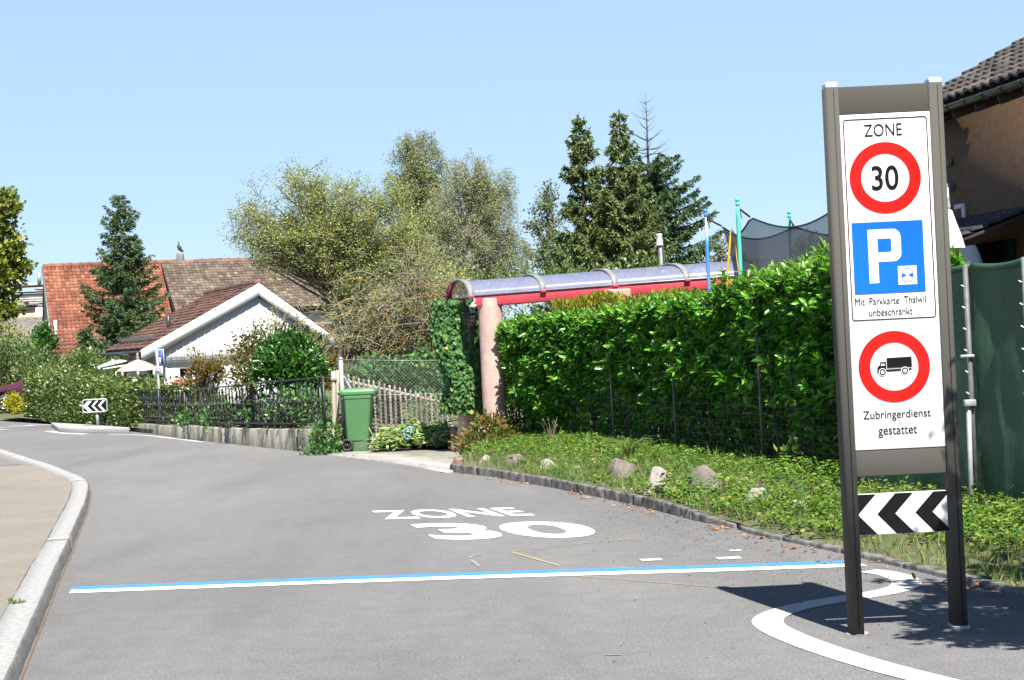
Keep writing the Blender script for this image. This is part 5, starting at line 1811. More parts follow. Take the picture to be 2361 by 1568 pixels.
# ------------------------------------------------------------------ houses at the back left
def orange_house():
    R0 = W(99, 617, 75.0)
    ud = Vector((.952, .305, 0)); vd = Vector((.305, -.952, 0))
    L = 17.0; run = 5.3; drop = R0.z - 1.88
    root = thing('tiled_house', 'house with large orange clay tile roof and dark gable', 'house', tuple(R0 - Vector((0, 0, R0.z))))
    down = vd * run + Vector((0, 0, -drop))
    mb = MB(); slab(mb, R0 + Vector((0, 0, -.05)), ud * L, down, .12)
    slab(mb, R0 + Vector((0, 0, -.05)), ud * L, -vd * run + Vector((0, 0, -drop)), .12)
    roof = mb.build('roof', M['dark_wood'], root)
    mb = MB(); tiled_roof(mb, R0, ud * L, down, 100, 27, .045, .062, prof=6, seed=2); mb.build('tiles', M['tile_orange'], roof)
    mb = MB()
    for k in range(42):
        a = R0 + ud * (k * L / 42) + Vector((0, 0, .02)); mb.tube([a, a + ud * (L / 42 * 1.05) + Vector((0, 0, .02))], [.13, .145], 9)
    mb.build('ridge_tiles', M['tile_orange'], roof, smooth=True)
    mb = MB(); mb.bar(R0 - ud * .03 + Vector((0, 0, -.05)), R0 + down - ud * .03 + Vector((0, 0, -.03)), .07, .22); mb.build('verge_board', M['galv_dark'], roof)
    mb = MB(); mb.bar(R0 + down + Vector((0, 0, -.10)) , R0 + down + ud * L + Vector((0, 0, -.10)), .10, .12); mb.build('gutter', M['galv_dark'], roof)
    mb = MB(); mb.bar(R0 + down * .90 + Vector((0, 0, .16)) + ud * .1, R0 + down * .90 + ud * L + Vector((0, 0, .16)), .02, .03); mb.build('snow_rail', M['galv_dark'], roof)
    # walls
    e = R0 + down
    a = e - vd * .7 + ud * .5; b = a - vd * (2 * run - 1.4)
    mb = MB()
    q = [Vector((p.x, p.y, 0)) for p in (a, a + ud * (L - 1), b + ud * (L - 1), b)]
    ze = 1.88 + .2
    P = q + [Vector((p.x, p.y, ze)) for p in q]
    ra, rb = (a + b) / 2, (a + b) / 2 + ud * (L - 1)
    P += [Vector((ra.x, ra.y, R0.z - .3)), Vector((rb.x, rb.y, R0.z - .3))]
    mb.add(P, [(0, 1, 5, 4), (1, 2, 6, 9, 5), (2, 3, 7, 6), (3, 0, 4, 8, 7), (0, 3, 2, 1)])
    mb.build('wall', M['orange_wall'], root)
    g = R0 + ud * .04
    mb = MB(); P = [g + Vector((0, 0, -.15)), g + down * .93 + Vector((0, 0, .1)), g + down * .93 + Vector((0, 0, -1.2)), g - vd * run * .93 + Vector((0, 0, -drop * .93 - 1.2)), g - vd * run * .93 + Vector((0, 0, -drop * .93))]
    mb.extrude(P, ud * .2); mb.build('gable_cladding', M['dark_wood'], root)
    mb = MB(); p = e - vd * 1.2 + ud * .20
    mb.box((p.x - .02, p.y, 2.9), (.10, .7, 1.0), rot=math.atan2(ud.y, ud.x)); mb.build('gable_panel', M['white_wall'], root)
    # long dormer with brown mossy tiles
    dl = R0 + ud * (W(369, 615, 76.5).x - R0.x) / ud.x
    Ld = 13.4; rund = 4.6; dropd = 2.35
    dd = vd * rund + Vector((0, 0, -dropd))
    o = dl + vd * .25 + Vector((0, 0, .05))
    mb = MB(); slab(mb, o + Vector((0, 0, -.03)), ud * Ld, dd, .10); dr = mb.build('dormer_roof', M['dark_wood'], root)
    mb = MB(); tiled_roof(mb, o, ud * Ld, dd, 76, 19, .06, .05, prof=5, seed=3); mb.build('dormer_tiles', M['tile_brown'], dr)
    f = rund * .97
    dz = lambda t: -drop / run * t
    for s in (0.06, Ld - .1):
        q = o + ud * s
        mb = MB(); P = [q + Vector((0, 0, -.06)), q + vd * f + Vector((0, 0, -dropd * .97 - .06)), q + vd * f + Vector((0, 0, dz(f) - .2)), q + Vector((0, 0, -.3))]
        mb.extrude(P, ud * .05); mb.build('dormer_cheek', M['dark_wood'], dr)
    q = o + vd * (f - .25)
    mb = MB(); P = [q + ud * .1 + Vector((0, 0, -dropd * .95 - .1)), q + ud * (Ld - .1) + Vector((0, 0, -dropd * .95 - .1)), q + ud * (Ld - .1) + Vector((0, 0, dz(f))), q + ud * .1 + Vector((0, 0, dz(f)))]
    mb.extrude(P, -vd * .06); mb.build('dormer_front', M['white_board'], dr)
    # chimney pipe with bent cowl
    cx_ = W(418.5, 612, 76.9)
    mb = MB(); mb.box((cx_.x, cx_.y - .25, cx_.z + .18), (.30, .30, .65)); ch = mb.build('chimney', M['galv_dark'], root, bevel=.02)
    k = Vector((cx_.x, cx_.y - .25, cx_.z + .50))
    mb = MB(); mb.lathe([(.10, 0), (.09, .08)], tuple(k), 10); mb.build('collar', M['galv'], ch)
    mb = MB(); mb.tube([k + Vector((.16, 0, .10)), k + Vector((.07, 0, .14)), k + Vector((.0, 0, .24)), k + Vector((-.05, 0, .36)), k + Vector((-.03, 0, .48)), k + Vector((-.035, 0, .54))], [.03, .07, .10, .075, .04, .03], 9); mb.build('cowl', M['rubber'], ch, smooth=True)
orange_house()

def white_house():
    A = W(-852 + CX + 0, 0, 1)                         # placeholder to keep the frame explicit
    gd = Vector((.933, .36, 0)); rd_ = Vector((-.36, .933, 0))
    pA = Vector((-9.585, 45.0, 0)); ze = 1.90; zr = 3.50
    tB, tC = 3.14, 5.10
    root = thing('white_house', 'small white gabled house with red-brown tiles behind the hedge', 'house', tuple(pA))
    Lh = 7.0
    oh = .11
    A0, B0, C0 = pA + Vector((0, 0, ze)), pA + gd * tB + Vector((0, 0, zr)), pA + gd * tC + Vector((0, 0, ze + .1))
    # roof slopes
    mb = MB(); slab(mb, B0, rd_ * Lh, A0 - B0, .13); slab(mb, B0, rd_ * Lh, C0 - B0, .13); roof = mb.build('roof', M['dark_wood'], root)
    mb = MB(); tiled_roof(mb, B0 + Vector((0, 0, .02)), rd_ * Lh, A0 - B0, 26, 16, .035, .03, prof=5, seed=8); mb.build('tiles', M['tile_redbrown'], roof)
    mb = MB(); tiled_roof(mb, B0 + Vector((0, 0, .02)), rd_ * Lh, C0 - B0, 26, 11, .035, .03, prof=5, seed=9); mb.build('tiles', M['tile_redbrown'], roof)
    mb = MB()
    for k in range(18):
        a = B0 + rd_ * (k * Lh / 18) + Vector((0, 0, .03)); mb.tube([a, a + rd_ * (Lh / 18 * 1.05) + Vector((0, 0, .015))], [.10, .11], 8)
    mb.build('ridge_tiles', M['tile_redbrown'], roof, smooth=True)
    # white barge boards
    for q0, q1 in ((B0, A0), (B0, C0)):
        mb = MB(); d = (q1 - q0).normalized()
        P = [q0 + Vector((0, 0, .03)), q1 + d * .05 + Vector((0, 0, .03)), q1 + d * .05 + Vector((0, 0, -.30)), q0 + Vector((0, 0, -.30))]
        mb.extrude([p - rd_ * .035 for p in P], rd_ * .03); mb.build('barge_board', M['white_board'], roof)
    # gable wall set back under the overhang: boarded upper part, rendered lower part
    f = pA + rd_ * oh
    wl, wr = .62, tC - .35
    zl = lambda t: (ze + (zr - ze) * t / tB if t < tB else zr - (zr - ze - .1) * (t - tB) / (tC - tB)) - .16
    P = [f + gd * t + Vector((0, 0, z)) for t, z in ((wl, 1.42), (wr, 1.42), (wr, zl(wr)), (tB, zl(tB)), (wl, zl(wl)))]
    mb = MB(); mb.extrude(P, rd_ * .12); gb = mb.build('gable_boards', M['white_board'], root)
    for k in range(22):
        t = wl + (wr - wl) * (k + .5) / 22
        mb = MB(); mb.bar(f + gd * t + Vector((0, 0, 1.43)) - rd_ * .006, f + gd * t + Vector((0, 0, zl(t) - .02)) - rd_ * .006, .022, .02); mb.build('batten', M['white_board'], gb)
    g0 = f + rd_ * .02
    def wallp(t0, t1, z0, z1, name, m, off=0.0, th=.25):
        mb = MB(); P = [g0 + gd * t0 + Vector((0, 0, z0)) + rd_ * off, g0 + gd * t1 + Vector((0, 0, z0)) + rd_ * off, g0 + gd * t1 + Vector((0, 0, z1)) + rd_ * off, g0 + gd * t0 + Vector((0, 0, z1)) + rd_ * off]
        mb.extrude(P, rd_ * th); return mb.build(name, m, root)
    wallp(wl, wl + .34, 0, 1.42, 'wall', M['white_wall'])
    wallp(wl + .34, wl + .68, 0, 1.42, 'window_pane', M['window_dark'], .12, .03)
    wallp(wl + .68, wl + .80, 0, 1.42, 'mullion', M['white_board'], .03, .12)
    wallp(wl + .80, wl + 1.22, 0, 1.42, 'window_pane', M['window_blue'], .10, .03)
    wallp(wl + .34, wl + 1.24, 1.36, 1.42, 'lintel', M['white_board'], .0, .16)
    wallp(wl + 1.22, wr, 0, 1.42, 'wall', M['white_wall'])
    mb = MB(); p = f + gd * (wl + 1.78) + Vector((0, 0, 1.60)); mb.bar(p - gd * .06, p + gd * .06, .06, .13); mb.build('vent', M['galv'], gb)
    # left side: recessed dark porch with gutter and downpipe
    s0 = pA + gd * .62 + rd_ * .5
    mb = MB(); mb.extrude([s0 + Vector((0, 0, 0)), s0 + rd_ * (Lh - 1) , s0 + rd_ * (Lh - 1) + Vector((0, 0, 2.0)), s0 + Vector((0, 0, 2.0))], gd * 3.6); mb.build('side_wall', M['white_wall'], root)
    for t, w in ((.35, .5), (1.5, .9)):
        mb = MB(); q = s0 + rd_ * t - gd * .012; mb.extrude([q, q + rd_ * w, q + rd_ * w + Vector((0, 0, 1.5)), q + Vector((0, 0, 1.5))], -gd * .02); mb.build('side_door', M['window_dark'], root)
    g0_, g1_ = A0 - gd * .05 + Vector((0, 0, -.06)), A0 - gd * .05 + rd_ * (Lh + .1) + Vector((0, 0, -.06))
    mb = MB(); mb.tube([g0_, g1_], .055, 8); gt = mb.build('gutter', M['gutter'], root, smooth=True)
    mb = MB(); mb.tube([g0_ + rd_ * .25 + Vector((0, 0, -.02)), g0_ + rd_ * .25 + Vector((0, 0, -.20)), g0_ + rd_ * .35 + gd * .35 + Vector((0, 0, -.42)), s0 + rd_ * .1 + gd * -.06 + Vector((0, 0, 1.2)), s0 + rd_ * .1 - gd * .06], .035, 8); mb.build('downpipe', M['gutter'], gt, smooth=True)
    # snow guard, vent pipe, string of bulbs
    dn = (A0 - B0).normalized(); up_ = dn.cross(rd_).normalized(); up_ = up_ if up_.z > 0 else -up_
    sg = MB(); o = A0 - dn * .42 + up_ * .06
    for z in (.04, .15):
        sg.bar(o + rd_ * .5 + up_ * z, o + rd_ * 6.2 + up_ * z, .022, .022)
    for k in range(24):
        q = o + rd_ * (.5 + 5.7 * k / 23); sg.bar(q, q + up_ * .17, .018, .012); sg.bar(q + up_ * .13, q - dn * .18, .012, .012)
    sg.build('snow_guard', M['old_pipe'], roof)
    vp = A0.lerp(B0, .33) + rd_ * 1.9
    mb = MB(); mb.tube([vp - Vector((0, 0, .1)), vp + Vector((0, 0, .42))], .055, 10); mb.build('vent_pipe', M['gutter'], roof, smooth=True)
    mb = MB(); a, b = f + gd * wl - rd_ * .05 + Vector((0, 0, 1.66)), f + gd * wr - rd_ * .05 + Vector((0, 0, 1.74))
    mb.tube([a.lerp(b, t) - Vector((0, 0, .03 * math.sin(t * 3.14))) for t in np.linspace(0, 1, 12)], .008, 5)
    for t in np.linspace(.03, .97, 16):
        q = a.lerp(b, t) - Vector((0, 0, .03 * math.sin(t * 3.14))); mb.lathe([(.008, -.045), (.018, -.03), (.010, 0)], tuple(q), 6)
    mb.build('bulb_string', M['rubber'], root)
white_house()

def far_building():
    Y = 112
    root = thing('flat_roofed_building', 'pale concrete building with flat roof frame far behind the orange roof', 'house', tuple(W(60, 760, Y) * 1.0))
    ORG[root.name] = np.array(tuple(root.location))
    def blk(px0, px1, py0, py1, name, m, y=0.0, th=2.0, parent=None):
        a, b = W(px0, py1, Y + y), W(px1, py0, Y + y)
        mb = MB(); mb.box(((a.x + b.x) / 2, Y + y + th / 2, (a.z + b.z) / 2), (abs(b.x - a.x), th, abs(b.z - a.z)))
        return mb.build(name, m, parent or root)
    blk(25, 110, 652, 662, 'roof_frame', M['concrete'])
    blk(25, 31, 662, 669, 'roof_frame', M['concrete']); blk(80, 110, 662, 669, 'roof_frame', M['concrete'])
    blk(25, 110, 669, 675, 'roof_frame', M['concrete'])
    sd = blk(27, 110, 675, 702, 'white_siding', M['white_board'], .2, 3)
    for k in range(5):
        blk(27, 110, 679 + 5 * k, 679.3 + 5 * k, 'joint', M['concrete'], .19, .02, sd)
    blk(10, 110, 702, 709, 'parapet', M['concrete'], -.2, 3)
    blk(-120, 88, 709, 760, 'brick_wall', M['peach_brick'], -.4, 3)
    blk(84, 96, 708, 760, 'corner_pier', M['white_wall'], -.6, 1)
    blk(-120, 84, 704, 709, 'cornice', M['galv_dark'], -.7, 1)
    a = W(91, 655, Y)
    mb = MB(); mb.tube([a, a + Vector((0, 0, .75))], .13, 8); mb.build('flue', M['galv'], root)
    a, b = W(-120, 741, 100), W(125, 738, 100)
    mb = MB(); slab(mb, (a.x, 100, a.z), (b.x - a.x, 0, 0), (0, -5, -2.6), .15)
    mb.build('lower_roof', M['flat_roof'], root)
    mb = MB(); mb.box(((a.x + b.x) / 2, 98, 1), (b.x - a.x, 3, 2)); mb.build('lower_wall', M['dark_wood'], root)
far_building()

# parasol and awning on the terrace of the white house
def terrace():
    p = W(318, 838, 43.6)
    root = thing('parasol', 'open pink patterned parasol with white tassels on the terrace of the white house', 'parasol', (p.x, p.y, .1))
    zt, zr = W(318, 829, 43.6).z, W(318, 854, 43.6).z
    R_ = (W(368, 850, 43.6).x - W(268, 850, 43.6).x) / 2
    n = 40
    prof = [(0.02, zt), (R_ * .35, zt - .06), (R_ * .68, zt - .14), (R_ * .92, zr + .04), (R_, zr)]
    V = [(p.x + r_ * math.cos(2 * math.pi * k / n), p.y + r_ * math.sin(2 * math.pi * k / n), z - (.02 * (1 - abs(math.cos(4 * math.pi * 2 * k / n))) if i > 1 else 0)) for i, (r_, z) in enumerate(prof) for k in range(n)]
    F = [(i * n + k, i * n + (k + 1) % n, (i + 1) * n + (k + 1) % n, (i + 1) * n + k) for i in range(4) for k in range(n)]
    mb = MB(); mb.add(V, F); cn = mb.build('canopy', M['fabric_pink'], root, smooth=True)
    for k in range(8):
        a = 2 * math.pi * (k + .25) / 8
        mb = MB(); mb.lathe([(.012, 0), (.03, -.05), (.035, -.13), (.012, -.15)], (p.x + R_ * math.cos(a), p.y + R_ * math.sin(a), zr), 6); mb.build('tassel', M['fabric_white'], cn)
    mb = MB(); mb.tube([(p.x, p.y, .1), (p.x, p.y, zt)], .025, 8); mb.build('pole', M['wood_old'], root)
    mb = MB(); mb.lathe([(.02, 0), (.05, .04), (.02, .09), (.035, .12), (.008, .18)], (p.x, p.y, zt), 8); mb.build('finial', M['wood_old'], root, smooth=True)
    a, b = W(240, 846, 47.5), W(305, 830, 47.5)
    root = thing('awning', 'white awning stretched out beside the pink parasol', 'awning', (a.x, 47.5, 1))
    mb = MB(); slab(mb, (a.x, 46.9, a.z), (b.x - a.x, .1, b.z - a.z), (.1, 1.4, .16), .03); mb.build('cloth', M['fabric_white'], root)
    mb = MB(); mb.bar((a.x, 46.9, a.z - .03), (a.x + .1, 48.3, a.z + .13), .07, .10); mb.build('front_rail', M['white_board'], root)
    mb = MB(); mb.bar((a.x + .1, 46.95, a.z - .06), (b.x, 47.0, a.z + .02), .05, .05); mb.build('arm', M['white_board'], root)
terrace()

# ------------------------------------------------------------------ parked car at the left edge
def car():
    Y0 = 62.2                                          # near side of the car
    wx = W(10, 934, Y0).x
    root = thing('parked_car', 'dark purple car parked beside the hedge, cut off by the left edge', 'car', (wx + 1.3, Y0 + .85, 0))
    s = 1.0
    # side profile, x from the front axle
    body = [(-.80, .30), (-.84, .50), (-.80, .74), (-.55, .86), (.35, 1.00), (.50, 1.04), (2.95, 1.10), (3.25, 1.02), (3.35, .70), (3.30, .30)]
    def arch(cx_, r_):
        return [(cx_ + r_ * math.cos(math.radians(a)), .30 + r_ * math.sin(math.radians(a))) for a in range(0, 181, 20)]
    outline = body + [(2.45 + .40, .30)] + [(2.45 + .40 * math.cos(math.radians(a)), .30 + .40 * math.sin(math.radians(a))) for a in range(20, 181, 20)] + [(.40, .30)] + [(.40 * math.cos(math.radians(a)), .30 + .40 * math.sin(math.radians(a))) for a in range(20, 181, 20)]
    mb = MB(); P = [Vector((wx + x, Y0 + .04, z)) for x, z in outline]
    mb.extrude(P, (0, 1.65, 0)); bd = mb.build('body', M['car_paint'], root, bevel=.05)
    cab = [(.38, 1.0), (1.20, 1.50), (1.5, 1.58), (2.6, 1.56), (3.15, 1.08)]
    mb = MB()
    V = [(wx + x, Y0 + .07 + (.16 if z > 1.2 else 0), z) for x, z in cab] + [(wx + x, Y0 + 1.66 - (.16 if z > 1.2 else 0), z) for x, z in cab]
    F = [(0, 1, 2, 3, 4), (9, 8, 7, 6, 5)] + [(k, k + 5, k + 6, k + 1) for k in range(4)]
    mb.add(V, F); mb.build('cabin', M['car_paint'], root, bevel=.03)
    mb = MB(); mb.add([(wx + .46, Y0 + .18, 1.06), (wx + .46, Y0 + 1.55, 1.06), (wx + 1.17, Y0 + 1.42, 1.49), (wx + 1.17, Y0 + .31, 1.49)], [(0, 1, 2, 3)])
    mb.v[0] = mb.v[0] + np.array([-.012, 0, .02]); mb.build('windscreen', M['window_blue'], root)
    mb = MB(); mb.add([(wx + .72, Y0 + .075, 1.09), (wx + 1.65, Y0 + .075, 1.10), (wx + 1.65, Y0 + .19, 1.50), (wx + 1.28, Y0 + .19, 1.48)], [(0, 1, 2, 3)])
    mb.v[0] = mb.v[0] + np.array([0, -.01, 0]); mb.build('side_window', M['window_dark'], root)
    mb = MB(); mb.box((wx + .82, Y0 - .03, 1.10), (.12, .16, .12)); mb.build('mirror', M['chrome'], root, bevel=.03)
    mb = MB(); mb.box((wx - .66, Y0 + .06, .72), (.26, .10, .12)); mb.build('headlight', M['chrome'], root, bevel=.03)
    mb = MB(); mb.bar((wx + .45, Y0 + .02, .36), (wx + 2.0, Y0 + .02, .36), .06, .12); mb.build('sill', M['plastic_dark'], root)
    for cx_ in (0, 2.45):
        for yy in (Y0 + .12, Y0 + 1.6):
            mb = MB(); prof = [(.20, -.10), (.30, -.09), (.31, 0), (.30, .09), (.20, .10)]; m_ = 28
            V = [(wx + cx_ + r_ * math.cos(2 * math.pi * k / m_), yy + y_, .31 + r_ * math.sin(2 * math.pi * k / m_)) for r_, y_ in prof for k in range(m_)]
            mb.add(V, [(i * m_ + k, i * m_ + (k + 1) % m_, (i + 1) * m_ + (k + 1) % m_, (i + 1) * m_ + k) for i in range(4) for k in range(m_)])
            w = mb.build('wheel', M['rubber'], root, smooth=True)
            mb = MB(); c = Vector((wx + cx_, yy - .085, .31))
            for k in range(5):
                a = 2 * math.pi * k / 5 + .3
                mb.bar(c, c + Vector((.2 * math.cos(a), 0, .2 * math.sin(a))), .03, .07, up=(0, 1, 0))
            mb.tube([c + Vector((.205 * math.cos(t), 0, .205 * math.sin(t))) for t in np.linspace(0, 6.283, 25)], .022, 6)
            mb.build('rim', M['chrome'], w)
car()

# ------------------------------------------------------------------ vegetation at the left and behind
def mixed_hedge():
    r = rng(91)
    root = thing('garden_hedge', 'broad mixed green hedge running behind the railings to the parked car', 'hedge', (-12, 46, .05))
    # centre line, half width and height along the line
    C = np.array([(-14.15, 52.8), (-13.2, 50.6), (-11.2, 46.4), (-9.4, 42.6), (-7.6, 39.4), (-6.7, 37.6)])
    Hh = np.array([1.58, 1.52, 1.36, 1.18, 1.06, .90])
    hw = np.array([.75, .8, .8, .75, .6, .5])
    n = 19000
    t = r.random(n) ** .9 * 5
    i = np.minimum(t.astype(int), 4); f = (t - i)[:, None]
    c = C[i] * (1 - f) + C[i + 1] * f
    T = nrm(C[i + 1] - C[i]); Nn = np.stack([-T[:, 1], T[:, 0]], 1)
    h = np.interp(t, range(6), Hh) + .08 * np.sin(t * 9) + .05 * np.sin(t * 23)
    w = np.interp(t, range(6), hw)
    # on the shell of a rounded section
    a = r.uniform(-.25, math.pi + .25, n)
    sx, sz = np.cos(a), np.sin(a)
    k = (.80 + .22 * r.random(n)) * (1 + .06 * np.sin(t * 31 + a * 5))
    x = np.sign(sx) * np.abs(sx) ** .5 * w * k
    z = np.abs(sz) ** .62 * h * k
    low = r.random(n) < .45
    z = np.where(low, h * r.random(n) * .95, z); x = np.where(low, -np.sign(Nn[:, 1]) * w * (.88 + .16 * r.random(n)) * (1 - .14 * (z / h) ** 3), x)
    P = np.concatenate([c + Nn * x[:, None], np.maximum(z, .05)[:, None]], 1)
    out = np.concatenate([Nn * np.sign(x)[:, None] * .8, np.full((n, 1), .6)], 1)
    D = nrm(out + r.normal(0, .7, (n, 3)))
    s = r.uniform(.055, .11, n)
    mb = MB(); mb.leaves_folded(P, D, nrm(out + r.normal(0, .5, (n, 3)) + np.array([0, 0, .4])), s, s * .6, .1, .1); mb.build('foliage', M['mixed'], root)
    mb = MB()
    for q in range(60):
        tt = 5 * q / 60; ii = min(int(tt), 4); cc = C[ii] + (C[ii + 1] - C[ii]) * (tt - ii)
        p = np.array([cc[0] + r.normal(0, .15), cc[1] + r.normal(0, .15), 0.0])
        mb.tube(path3(p, p + np.array([r.normal(0, .3), r.normal(0, .3), np.interp(tt, range(6), Hh) * .9]), r, .05, .05, 5), np.linspace(.03, .006, 5), 5)
    mb.build('stems', M['bark'], root)
mixed_hedge()

def at_px(px, py, Y):
    p = W(px, py, Y)
    return (p.x, p.y, p.z)
def px_r(w, Y):
    return w / FPX * Y
def pblob(px, py, Y, wx, wz, wy=None):
    """an ellipsoid given in photo pixels at depth Y"""
    return (at_px(px, py, Y), (px_r(wx, Y), wy if wy else px_r((wx + wz) / 2, Y), px_r(wz, Y)))

# left edge: yellowing broadleaf tree, only the right flank of its crown shows
Yt = 71.0
bx = W(-95, 780, Yt)
tree('broadleaf_tree', 'yellow-green broadleaf tree reaching in at the left edge', 'tree', (bx.x, Yt, 0), (bx.x + .2, Yt, 6.6),
     [(*pblob(-110, 560, Yt, 130, 120), 26), (*pblob(-25, 500, Yt, 62, 58), 26), (*pblob(0, 600, Yt, 56, 48), 26), (*pblob(-30, 680, Yt, 62, 44), 24), (*pblob(25, 470, Yt, 22, 28), 8), (*pblob(38, 618, Yt, 22, 22), 7), (*pblob(22, 702, Yt, 26, 16), 6)],
     5, M['bark'], M['maple'], .18, (.21, .155), 130, .50, .15, twig_n=7)

# background shrubs between car, hedge and the pale building
bush('shrub', 'grey-green tall shrub behind the parked car', 'bush', [pblob(-10, 850, 66, 60, 62), pblob(45, 838, 66, 45, 55)], 101, M['bush_mid'], (.13, .08), 4200, clump=.22, base=(W(20, 900, 66).x, 66, 0))
bush('shrub', 'loose yellow-green shrub in front of the dark shingle roof', 'bush', [pblob(15, 775, 70, 42, 32), pblob(-30, 790, 70, 50, 40)], 102, M['maple'], (.12, .08), 1700, clump=.22, base=(W(5, 880, 70).x, 70, 0))
bush('ivy_bush', 'bright green ivy clad bush against the dark gable of the tiled house', 'bush', [pblob(102, 793, 69, 22, 36), pblob(82, 812, 69, 26, 22)], 103, M['bush_dark'], (.12, .11), 2200, clump=.14, base=(W(98, 860, 69).x, 69, 0))
bush('shrub', 'rounded mid-green shrub below the ivy clad bush', 'bush', [pblob(85, 850, 64, 55, 38), pblob(150, 858, 60, 55, 24), pblob(215, 850, 56, 50, 28)], 104, M['bush_mid'], (.11, .07), 3600, clump=.16, base=(W(110, 900, 62).x, 62, 0))
bush('shrub', 'dense shrub under the lower branches of the spruce', 'bush', [pblob(190, 838, 55, 45, 22), pblob(250, 852, 53, 40, 18)], 105, M['mixed'], (.10, .06), 1600, clump=.13, base=(W(215, 880, 54).x, 54, 0))
bush('golden_shrub', 'small round bright yellow shrub beside the parked car', 'bush', [pblob(31, 931, 55.6, 14, 16)], 106, M['yellow_bush'], (.07, .035), 1800, clump=.09, base=(W(30, 948, 55.6).x, 55.6, 0))
bush('golden_shrub', 'tiny yellow flowering plant at the foot of the round yellow shrub', 'bush', [pblob(35, 946, 54.9, 9, 6)], 107, M['yellow_bush'], (.06, .035), 260, clump=.05, base=(W(35, 952, 54.9).x, 54.9, 0), stems=4)

# spruce between the two roofs
p = W(292, 800, 60)
spruce('spruce_tree', 'blue-green young spruce in front of the orange tile roof', (p.x, 60, 0), W(290, 448, 60).z, 3.9, 7, M['spruce_b'], .18, density=3.0, group=None, profile=.70, nl=.105, z_low=.10)
p = W(205, 830, 57)
spruce('spruce_tree', 'small spruce sapling at the lower left of the young spruce', (p.x, 57, 0), W(200, 755, 57).z, 1.35, 8, M['spruce_b'], .18, density=.9, group=None, profile=.8, nl=.11)

# shrubs before and beside the white house
bush('bronze_shrub', 'upright bronze-green shrub behind the railings in front of the white house', 'bush', [pblob(492, 862, 35.6, 26, 24), pblob(452, 866, 35.6, 20, 22), pblob(448, 830, 35.6, 7, 24), pblob(470, 845, 35.6, 9, 20), pblob(508, 845, 35.6, 10, 22)], 111, M['berberis'], (.055, .035), 2600, clump=.06, base=(W(475, 900, 35.6).x, 35.6, .1))
bush('russet_shrub', 'reddish brown wild shrub between the bronze shrub and the dark laurel bush', 'bush', [pblob(578, 825, 33, 40, 40), pblob(552, 862, 32.5, 32, 32), pblob(608, 785, 33, 20, 26)], 112, M['russet'], (.07, .045), 2600, clump=.12, base=(W(570, 900, 33).x, 33, .1))
bush('dark_bush', 'dark glossy green bush leaning over the iron railings', 'bush', [pblob(672, 828, 32, 58, 46), pblob(640, 850, 31.5, 45, 34), pblob(700, 855, 31.5, 48, 32)], 113, M['bush_dark'], (.105, .05), 5200, clump=.12, base=(W(670, 930, 32).x, 32, .1), folded=True)
lw = []
for px, hgt in ((455, 26), (505, 30), (555, 32), (605, 36), (655, 40), (700, 42), (735, 42)):
    t = (px - 425) / 320.0
    yw = 1 / ((1 - t) / 35.5 + t / 28.1)
    lw.append(pblob(px, 985 - hgt, yw + .75, 32, hgt, .35))
bush('low_shrub', 'low green plants growing behind the right half of the railings', 'bush', lw, 114, M['ivy'], (.07, .045), 3000, clump=.09, base=(lw[3][0][0], lw[3][0][1], .1))
bush('geranium', 'red and white geraniums in front of the white house', 'flowers', [pblob(425, 884, 40, 26, 8)], 115, M['flower_red'], (.05, .04), 260, clump=.05, extra=(M['flower_white'], 70, .05), base=(W(425, 900, 40).x, 40, .1), stems=6)
bush('undergrowth', 'dark green ivy undergrowth behind the picket fence', 'bush', [pblob(905, 880, 31.2, 95, 46, .5), pblob(980, 905, 31.2, 70, 45, .5), pblob(1000, 850, 31.6, 48, 36, .5), pblob(850, 905, 31.2, 50, 50, .5)], 116, M['ivy'], (.085, .07), 6800, clump=.12, base=(W(920, 990, 31.2).x, 31.2, .1))
bush('undergrowth', 'yellow-green weeds low behind the right end of the picket fence', 'bush', [pblob(990, 955, 29.8, 55, 34, .25)], 117, M['cuttings'], (.06, .035), 1500, clump=.07, base=(W(990, 990, 29.8).x, 29.8, .1))

# the big sparse elder: thin foliage high up, bare tangled lichen twigs below
def elder():
    Y = 36.5
    b = W(812, 905, Y)
    root = tree('elder_tree', 'wide sparse tree with thin yellow leaves beside the white house', 'tree', (b.x, Y, .1), (b.x - .35, Y, 4.4),
         [(*pblob(660, 470, Y, 105, 78, 1.0), 30), (*pblob(590, 530, Y, 62, 60, .8), 16), (*pblob(770, 480, Y, 105, 72, 1.0), 30), (*pblob(720, 575, Y, 140, 60, 1.1), 40), (*pblob(880, 515, Y, 80, 80, 1.0), 36), (*pblob(960, 560, Y, 60, 70, 1.0), 22),
          (*pblob(850, 600, Y, 120, 80, 1.2), 38), (*pblob(605, 585, Y, 56, 36, .8), 12), (*pblob(560, 505, Y, 30, 30, .5), 5), (*pblob(800, 680, Y, 70, 40, 1.0), 14)],
         15, M['bark_mid'], M['elder'], .15, (.044, .026), 300, .42, .0, lift=.05, fork=.22, twig_n=8, up=.25)
    return root
elder()
